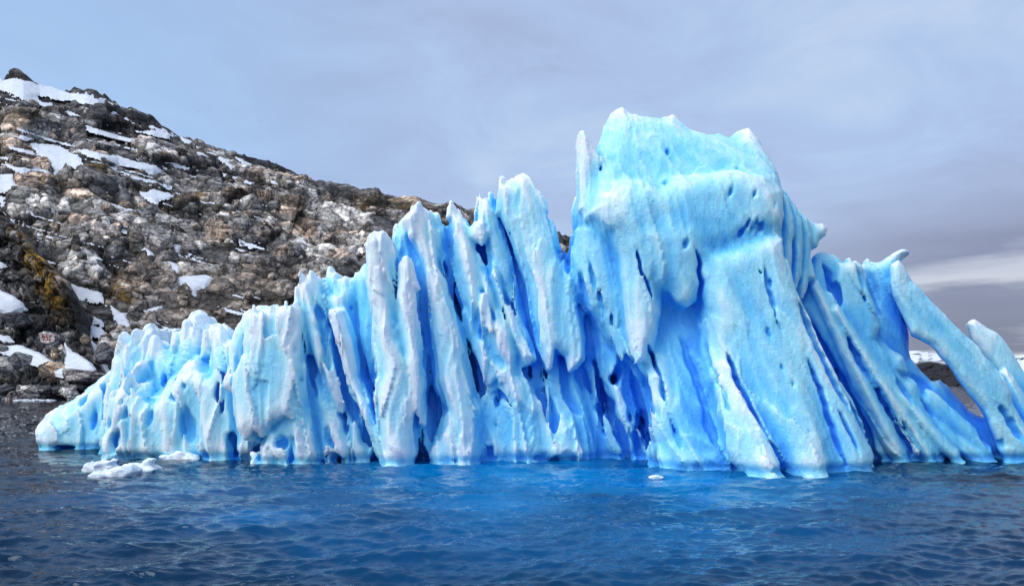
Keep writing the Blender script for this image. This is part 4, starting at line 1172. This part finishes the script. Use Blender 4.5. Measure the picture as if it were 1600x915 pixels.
def box3(a, n):
    for ax in range(3):
        p = np.concatenate([np.repeat(np.take(a, [0], ax), n + 1, ax), a, np.repeat(np.take(a, [-1], ax), n, ax)], ax)
        cs = np.cumsum(p, ax, dtype=np.float64)
        L = a.shape[ax]
        hi = np.take(cs, np.arange(2 * n + 1, 2 * n + 1 + L), ax); lo = np.take(cs, np.arange(0, L), ax)
        a = ((hi - lo) / (2 * n + 1)).astype(np.float32)
    return a


def tri(a, I):
    I = np.clip(I, 0, np.array(a.shape) - 1.001)
    b = I.astype(np.int32); f = (I - b).astype(np.float32)
    o = 0
    for dx in (0, 1):
        for dy in (0, 1):
            for dz in (0, 1):
                wt = (f[:, 0] if dx else 1 - f[:, 0]) * (f[:, 1] if dy else 1 - f[:, 1]) * (f[:, 2] if dz else 1 - f[:, 2])
                o = o + wt * a[b[:, 0] + dx, b[:, 1] + dy, b[:, 2] + dz]
    return o


def iceberg():
    # melt relief: leaning flutes and scallops, only near the surface
    B = np.argwhere(np.abs(DF) < 0.45).astype(np.int32)
    x = gx[B[:, 0]]; y = gy[B[:, 1]]; z = gz[B[:, 2]]
    lean = 0.12 + 0.34 * sstep(2.5, 6.5, x) + 0.22 * sstep(9, 14, x)
    xs = x + lean * z                       # follows the lean of the fins
    big = vnoise(xs / 1.3, y / 1.5, z / 3.2) * 0.10 + vnoise(xs / 0.5, y / 0.7, z / 1.3) * 0.025
    wx = 0.3 * vnoise(x / .8, y / .8, z / 1.6)
    f1, f2, ci, cd = worley((xs + wx) / 0.62, y / 0.8, (z + 2 * wx) / 4.2)
    fr = cellrand(ci) - 0.5
    facet = 0.20 * (cd[0] * fr[:, 1] + cd[1] * fr[:, 2] + cd[2] * fr[:, 3]) + 0.10 * fr[:, 0]
    g1, g2, ci, cd = worley((xs + wx) / 0.36 + 5, y / 0.4, (z + wx) / 1.7)
    fr = cellrand(ci) - 0.5
    facet = facet + 0.05 * (cd[0] * fr[:, 1] + cd[1] * fr[:, 2] + cd[2] * fr[:, 3])
    bowl = facet + 0.20 * (f2 - f1).clip(0, 0.9) - 0.08 + (0.05 * (g2 - g1).clip(0, 0.9) - 0.02) * sstep(-0.3, 0.5, vnoise(x / 2, y / 2, z / 2.5))
    fine = vnoise(x / 0.19, y / 0.22, z / 0.30) * 0.008
    soft = (1 - 0.65 * sstep(9.5, 12, x)) * (1 - 0.65 * sstep(2.0, 3.2, x) * sstep(14, 12, x) * sstep(0.5, 6, z + 0.5 * (x - 5)))      # the head is smooth snow ice
    DF[B[:, 0], B[:, 1], B[:, 2]] += ((big + bowl) * soft + fine + 0.10 * np.exp(-((z - 0.12) / 0.2) ** 2)).astype(np.float32)
    DF[:, :, 0] = 1; DF[:, :, -1] = 1; DF[0] = 1; DF[-1] = 1; DF[:, 0] = 1; DF[:, -1] = 1
    V, Q = surface_nets(DF)
    # drop crumbs left by the carving: keep large connected pieces only
    n = len(V)
    lab = np.arange(n)
    E = np.concatenate([Q[:, [0, 1]], Q[:, [1, 2]], Q[:, [2, 3]]])
    for _ in range(400):
        m = np.minimum(lab[E[:, 0]], lab[E[:, 1]])
        new = lab.copy()
        np.minimum.at(new, E[:, 0], m); np.minimum.at(new, E[:, 1], m)
        new = new[new]
        new = new[new]
        if (new == lab).all(): break
        lab = new
    u, inv, cnt = np.unique(lab, return_inverse=True, return_counts=True)
    big_ = cnt[inv] == cnt.max()
    Q = Q[big_[Q[:, 0]]]
    # open space share: white crust on edges, translucent blue and shade painted into recesses
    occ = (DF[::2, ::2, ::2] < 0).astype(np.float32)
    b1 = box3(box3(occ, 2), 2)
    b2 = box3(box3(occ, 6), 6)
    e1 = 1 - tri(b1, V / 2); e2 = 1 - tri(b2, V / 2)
    rind_shade = np.clip(0.50 + 1.15 * (e1 - 0.5) + 1.15 * (e2 - 0.55), 0.12, 1)
    # gradient normals of the whole body, so that part borders do not show
    g = np.stack([tri(DF, V + d) - tri(DF, V - d) for d in np.eye(3) * 0.6], 1)
    g /= np.linalg.norm(g, axis=1, keepdims=True) + 1e-9
    Wp = V * VX + np.array([X0, Y0_, Z0])
    vi = np.round(V).astype(int)
    lab = LB[vi[:, 0].clip(0, LB.shape[0] - 1), vi[:, 1].clip(0, LB.shape[1] - 1), vi[:, 2].clip(0, LB.shape[2] - 1)]
    # scraps of one part cut off inside another join the part around them
    E = np.concatenate([Q[:, [0, 1]], Q[:, [1, 2]], Q[:, [2, 3]]])
    lab = lab.astype(np.int32)
    for _round in range(1):
        same = E[lab[E[:, 0]] == lab[E[:, 1]]]
        cmp_ = np.arange(n)
        for _ in range(600):
            m = np.minimum(cmp_[same[:, 0]], cmp_[same[:, 1]])
            new = cmp_.copy()
            np.minimum.at(new, same[:, 0], m); np.minimum.at(new, same[:, 1], m)
            new = new[new]; new = new[new]
            if (new == cmp_).all(): break
            cmp_ = new
        u, inv, cnt = np.unique(cmp_, return_inverse=True, return_counts=True)
        best = np.zeros(len(PARTS), int); np.maximum.at(best, lab[u], cnt)
        loose = (cnt < best[lab[u]])[inv]
        lab[loose] = -1
        for _ in range(400):
            m = (lab[E[:, 0]] < 0) & (lab[E[:, 1]] >= 0); lab[E[m, 0]] = lab[E[m, 1]]
            m = (lab[E[:, 1]] < 0) & (lab[E[:, 0]] >= 0); lab[E[m, 1]] = lab[E[m, 0]]
            if not (lab[Q.ravel()] < 0).any(): break
    lab = np.maximum(lab, 0)
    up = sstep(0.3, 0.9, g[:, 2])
    rind_shade = np.clip(rind_shade + 0.15 * up - 0.22 * sstep(9.5, 13, Wp[:, 0]) + 0.10 * sstep(2, -6, Wp[:, 0])
                   - 0.30 * np.exp(-((Wp[:, 0] - 4.2 - 0.25 * (3 - Wp[:, 2])) / 2.6) ** 2) * sstep(5.5, 3.0, Wp[:, 2]), 0, 1)  # lower centre bluer: dense ice, with its shade painted in
    root = empty('iceberg', (2.0, 30.0, 0.0))
    tag(root, 'huge jagged blue and white iceberg with an overhanging head and leaning fins', 'iceberg')
    ql = lab[Q[:, 0]]
    tot = 0
    for i, (name, label) in enumerate(PARTS):
        k = ql == i
        if k.sum() < 20: continue
        v, f, idx = submesh(Wp, Q, k)
        o = mesh_obj(name, v, f, M_ICE, root, loc=v.mean(0))
        set_attr(o.data, 'rind_shade', rind_shade[idx])
        o.data.normals_split_custom_set_from_vertices(g[idx].tolist())
        if label: o['label'] = label
        tot += len(f)
    print('iceberg quads', tot)


import time
_t = time.time()
iceberg()
print('iceberg time', time.time() - _t)
del DF, LB


# ------------------------------------------------------------------ drifting ice
def set_grid(x0, x1, y0, y1, z0, z1, v):
    global VX, X0, Y0_, Z0, gx, gy, gz, DF, LB
    VX, X0, Y0_, Z0 = v, x0, y0, z0
    gx = np.arange(x0, x1, v, dtype=np.float32); gy = np.arange(y0, y1, v, dtype=np.float32); gz = np.arange(z0, z1, v, dtype=np.float32)
    DF = np.full((len(gx), len(gy), len(gz)), 0.6, np.float32)
    LB = np.zeros(DF.shape, np.uint8)


def floe(name, label, cat, group, slabs, rind_shade=1.25):
    pts = np.array([at(px, py, Y + d) for poly, Y, T in slabs for px, py in poly for d in (-0.3, 2 * T + 0.5)])
    lo, hi = pts.min(0) - 0.3, pts.max(0) + 0.3
    set_grid(lo[0], hi[0], lo[1], hi[1], -0.25, hi[2] + 0.2, 0.035)
    for poly, Y, T in slabs:
        slab(0, poly, Y, T, 0.0, r=0.1, E=1.0, p=2, k=0.05, wob=0.05, grow=0.01)
    B = np.argwhere(np.abs(DF) < 0.2)
    x = gx[B[:, 0]]; y = gy[B[:, 1]]; z = gz[B[:, 2]]
    DF[B[:, 0], B[:, 1], B[:, 2]] += (0.05 * vnoise(x / 0.3, y / 0.3, z / 0.2) - 0.10 * (worley(x / 0.3, y / 0.3, z / 0.22, two=False)[0] - 0.5) + 0.012 * vnoise(x / 0.09, y / 0.09, z / 0.09)).astype(np.float32)
    for ax in range(3):
        for e in (0, -1):
            DF[tuple(e if a == ax else slice(None) for a in range(3))] = 1
    V, Q = surface_nets(DF)
    Wp = V * VX + np.array([X0, Y0_, Z0])
    c = Wp.mean(0); c[2] = 0
    o = mesh_obj(name, Wp, Q, M_ICE, loc=c)
    set_attr(o.data, 'rind_shade', np.full(len(V), rind_shade))
    return tag(o, label, cat, group)


floe('ice_floe', 'largest drifting white ice floe with an upturned right end', 'ice floe', 'drifting ice floes', [
    ([(147, 741), (153, 734), (175, 733), (189, 728), (200, 729), (210, 737), (203, 744), (195, 752), (172, 752), (153, 748)], 25.9, 0.6),
    ([(188, 729), (202, 726), (214, 725), (225, 727), (238, 728), (248, 731), (245, 738), (222, 740), (205, 742)], 27.2, 0.45),
    ([(222, 730), (229, 722), (241, 715), (248, 716), (243, 724), (249, 731), (244, 738), (226, 738)], 27.4, 0.22)])
floe('ice_floe', 'ragged white ice floe behind the largest one', 'ice floe', 'drifting ice floes', [
    ([(135, 731), (141, 724), (149, 719), (157, 727), (160, 735), (140, 738)], 28.2, 0.3),
    ([(156, 732), (158, 717), (166, 719), (174, 716), (187, 717), (181, 723), (188, 727), (182, 737), (160, 738)], 27.9, 0.35)])
floe('ice_floe', 'low smooth ice floe lying against the foot of the iceberg', 'ice floe', 'drifting ice floes', [
    ([(255, 711), (262, 709), (271, 708), (282, 705), (297, 706), (306, 710), (314, 716), (305, 724), (278, 724), (259, 718)], 31.6, 0.5)])
floe('ice_scrap', 'tiny white scrap of ice floating right of the centre before the cave', 'ice scrap', None, [
    ([(1013, 743.2), (1020, 741), (1025, 741.6), (1031, 743.4), (1028, 747), (1016, 747)], 25.9, 0.06)])


# ------------------------------------------------------------------ shore rocks
def rock_material(name, c):
    return make_rock(name, False, c, 2.2)


M_GREY = rock_material('grey_stone', (0.62, 0.60, 0.59))
M_TAN = rock_material('tan_stone', (0.70, 0.53, 0.39))
M_PALE = rock_material('pale_stone', (0.85, 0.79, 0.76))
M_DARK = rock_material('dark_stone', (0.20, 0.20, 0.22))


def spur_depth(px, py):
    dx = np.abs(SPUR_PX - px) + np.abs(SPUR_PY - py)
    i = np.unravel_index(dx.argmin(), dx.shape)
    return SPUR_P[i][1]


def rock(label, px, py, w_, h_, mat, tilt=0.0, seed=0, deep=0.8, flat=None, Y=None, name='shore_rock', group='rocks along the shore'):
    r = np.random.default_rng(seed)
    Y = Y or spur_depth(px, py) - 0.25 * w_ / FPX * 150 * deep
    c = at(px, py, Y)
    bm = bmesh.new()
    bmesh.ops.create_icosphere(bm, subdivisions=4, radius=1.0)
    V = np.array([v.co[:] for v in bm.verts], np.float32)
    F = np.array([[v.index for v in f.verts] for f in bm.faces])
    bm.free()
    # split the lump by random planes, then bed it
    for _ in range(13):
        n = r.normal(size=3); n /= np.linalg.norm(n)
        d = r.uniform(0.55, 0.86)
        over = np.maximum(V @ n - d, 0)
        V = V - over[:, None] * n[None] * 0.93
    s = seed * 3.1
    V = V * (1 + 0.10 * fbm(V[:, 0] * 2 + s, V[:, 1] * 2, V[:, 2] * 5, 3) + 0.05 * vnoise(V[:, 0] * 7 + s, V[:, 1] * 7, V[:, 2] * 11))[:, None]
    V /= np.abs(V).max(0)
    if flat is not None: V[:, 1] = np.maximum(V[:, 1], -flat)
    V = V * np.array([w_ / 2 / FPX * Y, w_ / 2 / FPX * Y * deep, h_ / 2 / FPX * Y])
    a = math.radians(tilt); ca, sa = math.cos(a), math.sin(a)
    V = np.stack([V[:, 0] * ca + V[:, 2] * sa, V[:, 1], -V[:, 0] * sa + V[:, 2] * ca], 1)
    o = mesh_obj(name, V + c, F, mat, smooth=False, loc=c)
    return tag(o, label, 'rock', group)


R_ = rock
R_('smooth grey whaleback rock at the water left of the iceberg', 130, 589, 82, 26, M_PALE, 4, 1)
R_('tan striped slab lying in the snow above the whaleback rock', 92, 573, 46, 15, M_TAN, 18, 2)
R_('big dark block on top of the shore rocks', 37, 568, 46, 34, M_DARK, 12, 3)
R_('slanting grey slab at the left edge of the frame', 12, 574, 62, 30, M_PALE, 40, 4)
R_('long tan slab leaning down beside the big dark block', 76, 584, 46, 18, M_TAN, 44, 5)
R_('dark rounded rock at the water by the left edge of the frame', 8, 611, 34, 28, M_DARK, 10, 6)
R_('grey striated rock at the water below the big dark block', 42, 612, 42, 26, M_PALE, 28, 7)
R_('mottled rock at the water below the long tan slab', 68, 612, 32, 22, M_GREY, -8, 8)
R_('dark rock at the water left of the whaleback rock', 90, 612, 26, 20, M_DARK, 5, 9)
R_('small pale rock under the whaleback rock', 112, 609, 22, 16, M_GREY, -12, 10)
R_('dark ledge rock tucked beneath the whaleback rock', 124, 604, 30, 14, M_DARK, 10, 11)
NUMROCK = R_('dark rock with a red painted number on its pale face', 80, 540, 46, 44, M_DARK, 6, 12, flat=0.62)
R_('tan rock foot below the painted number', 92, 556, 34, 20, M_TAN, 60, 13)
R_('small tan rock standing between two snow patches', 134, 533, 18, 20, M_TAN, 20, 14)
R_('rubbly dark outcrop in the snow behind the iceberg tail', 164, 552, 38, 36, M_DARK, 14, 15, Y=166)
R_('grey boulder on the pinkish ledge at the left edge of the frame', 6, 546, 26, 16, M_GREY, 14, 16)
R_('brown boulder below the upper snow on the spur', 28, 502, 52, 30, M_DARK, 8, 17)
R_('round dark boulder beside the snow near the left edge of the frame', 3, 505, 18, 22, M_DARK, 0, 18)


def painted_number():
    # pale washed face of the rock and the figures 9 5 2 brushed on it
    Y = min((NUMROCK.matrix_world @ Vector(v.co)).y for v in NUMROCK.data.vertices) if False else float(min(v.co.y for v in NUMROCK.data.vertices) + NUMROCK.location.y)
    pl = hull_mesh('pale_face', [tuple(at(px, py, Y + d) - np.array(NUMROCK.location)) for px, py in ((60, 521), (68, 517), (80, 519), (86, 524), (85, 533), (78, 537), (64, 535)) for d in (-0.12, 0.9)], M_PALE)
    po = bpy.data.objects.new('pale_face', pl); COL.objects.link(po); po.parent = NUMROCK
    figs = {'9': [(4, 3.2), (3.2, 4.6), (1.2, 4.6), (0.3, 3.4), (1.0, 2.3), (3, 2.4), (4, 3.3), (3.8, 1.2), (2.6, -1), (1, -1.4)],
            '5': [(4, 5), (1, 5), (0.6, 2.4), (2.8, 2.7), (3.8, 1.3), (3, -0.8), (0.6, -1.2)],
            '2': [(0.4, 3.4), (1.4, 4.8), (3.2, 4.6), (3.6, 3), (0.3, -1.2), (4, -1.2)]}
    for ch, ox in (('9', 65.5), ('5', 71), ('2', 76.3)):
        bm = bmesh.new()
        pts = [at(ox + p[0] * 0.95, 529.5 - p[1] * 1.25, Y - 0.15) - np.array(NUMROCK.location) for p in figs[ch]]
        hw = 0.085
        for a, b in zip(pts[:-1], pts[1:]):
            d = (b - a) / (np.linalg.norm(b - a) + 1e-9)
            nrm = np.array([-d[2], 0, d[0]]) * hw
            a2, b2 = a - d * hw * 0.7, b + d * hw * 0.7
            vs = [bm.verts.new(tuple(q + np.array([0, e, 0]))) for e in (0, 0.05) for q in (a2 + nrm, a2 - nrm, b2 - nrm, b2 + nrm)]
            for q in ((0, 1, 2, 3), (7, 6, 5, 4), (0, 4, 5, 1), (1, 5, 6, 2), (2, 6, 7, 3), (3, 7, 4, 0)):
                bm.faces.new([vs[i] for i in q])
        me = bpy.data.meshes.new('painted_figure'); bm.to_mesh(me); bm.free(); me.materials.append(M_PAINT)
        o = bpy.data.objects.new('painted_figure', me); COL.objects.link(o); o.parent = po


painted_number()


def brash():
    r = np.random.default_rng(5)
    V = []; F = []
    for i in range(70):
        px = r.uniform(26, 84); Y = r.uniform(146.5, 149.5) + 1.5 * abs(px - 55) / 30 * 0
        c = at(px, 620, Y); c[2] = 0.0
        w_ = r.uniform(0.25, 0.7)
        bm = bmesh.new(); bmesh.ops.create_icosphere(bm, subdivisions=1, radius=1.0)
        v = np.array([q.co[:] for q in bm.verts]); f = np.array([[q.index for q in g.verts] for g in bm.faces]); bm.free()
        v = v * (1 + 0.25 * r.normal(size=(len(v), 1))) * np.array([w_, w_ * .8, w_ * 0.35])
        F.append(f + sum(len(q) for q in V)); V.append(v + c)
    V = np.concatenate(V); F = np.concatenate(F)
    o = mesh_obj('brash_ice', V, F, M_SNOW, loc=V.mean(0))
    tag(o, 'thin white strip of brash ice at the foot of the shore rocks', 'brash ice', kind='stuff')


brash()


# ------------------------------------------------------------------ birds
def bird(px, py, Y, yaw, label):
    c = at(px, py, Y)
    r = empty('seabird', c)
    tag(r, label, 'bird', 'birds in the sky')
    bm = bmesh.new(); bmesh.ops.create_uvsphere(bm, u_segments=12, v_segments=8, radius=1.0)
    for v in bm.verts:
        x = v.co.x
        k_ = (1 - 0.35 * x) if x > 0 else (1 + 0.75 * x if x > -0.95 else 0.3)
        v.co = Vector((x * 0.24, v.co.y * 0.07 * max(0.25, k_), v.co.z * 0.065 * max(0.2, k_)))
    me = bpy.data.meshes.new('body'); bm.to_mesh(me); bm.free(); me.materials.append(M_BIRD)
    b = bpy.data.objects.new('body', me); COL.objects.link(b); b.parent = r
    for sgn in (-1, 1):
        pts = [(0.10, 0.05, 0.02), (0.12, 0.28, 0.12), (0.03, 0.58, 0.07), (-0.05, 0.56, 0.06), (-0.02, 0.28, 0.10), (-0.09, 0.05, 0.02)]
        bm = bmesh.new()
        lo = [bm.verts.new((p[0], sgn * p[1], p[2])) for p in pts]; hi = [bm.verts.new((p[0], sgn * p[1], p[2] + 0.015)) for p in pts]
        for q in ((0, 1, 4, 5), (1, 2, 3, 4)):
            bm.faces.new([lo[i] for i in q]); bm.faces.new([hi[i] for i in q[::-1]])
        for i in range(6):
            j = (i + 1) % 6
            bm.faces.new([lo[i], lo[j], hi[j], hi[i]])
        me = bpy.data.meshes.new('wing'); bm.to_mesh(me); bm.free(); me.materials.append(M_BIRD)
        w_ = bpy.data.objects.new('wing', me); COL.objects.link(w_); w_.parent = r
    r.rotation_euler = (0.2, 0, yaw)


bird(310.8, 175.3, 330, 0.6, 'tiny dark seabird flying close above the mountain ridge')
bird(404.5, 188, 300, 2.2, 'tiny dark seabird flying farther out from the ridge')
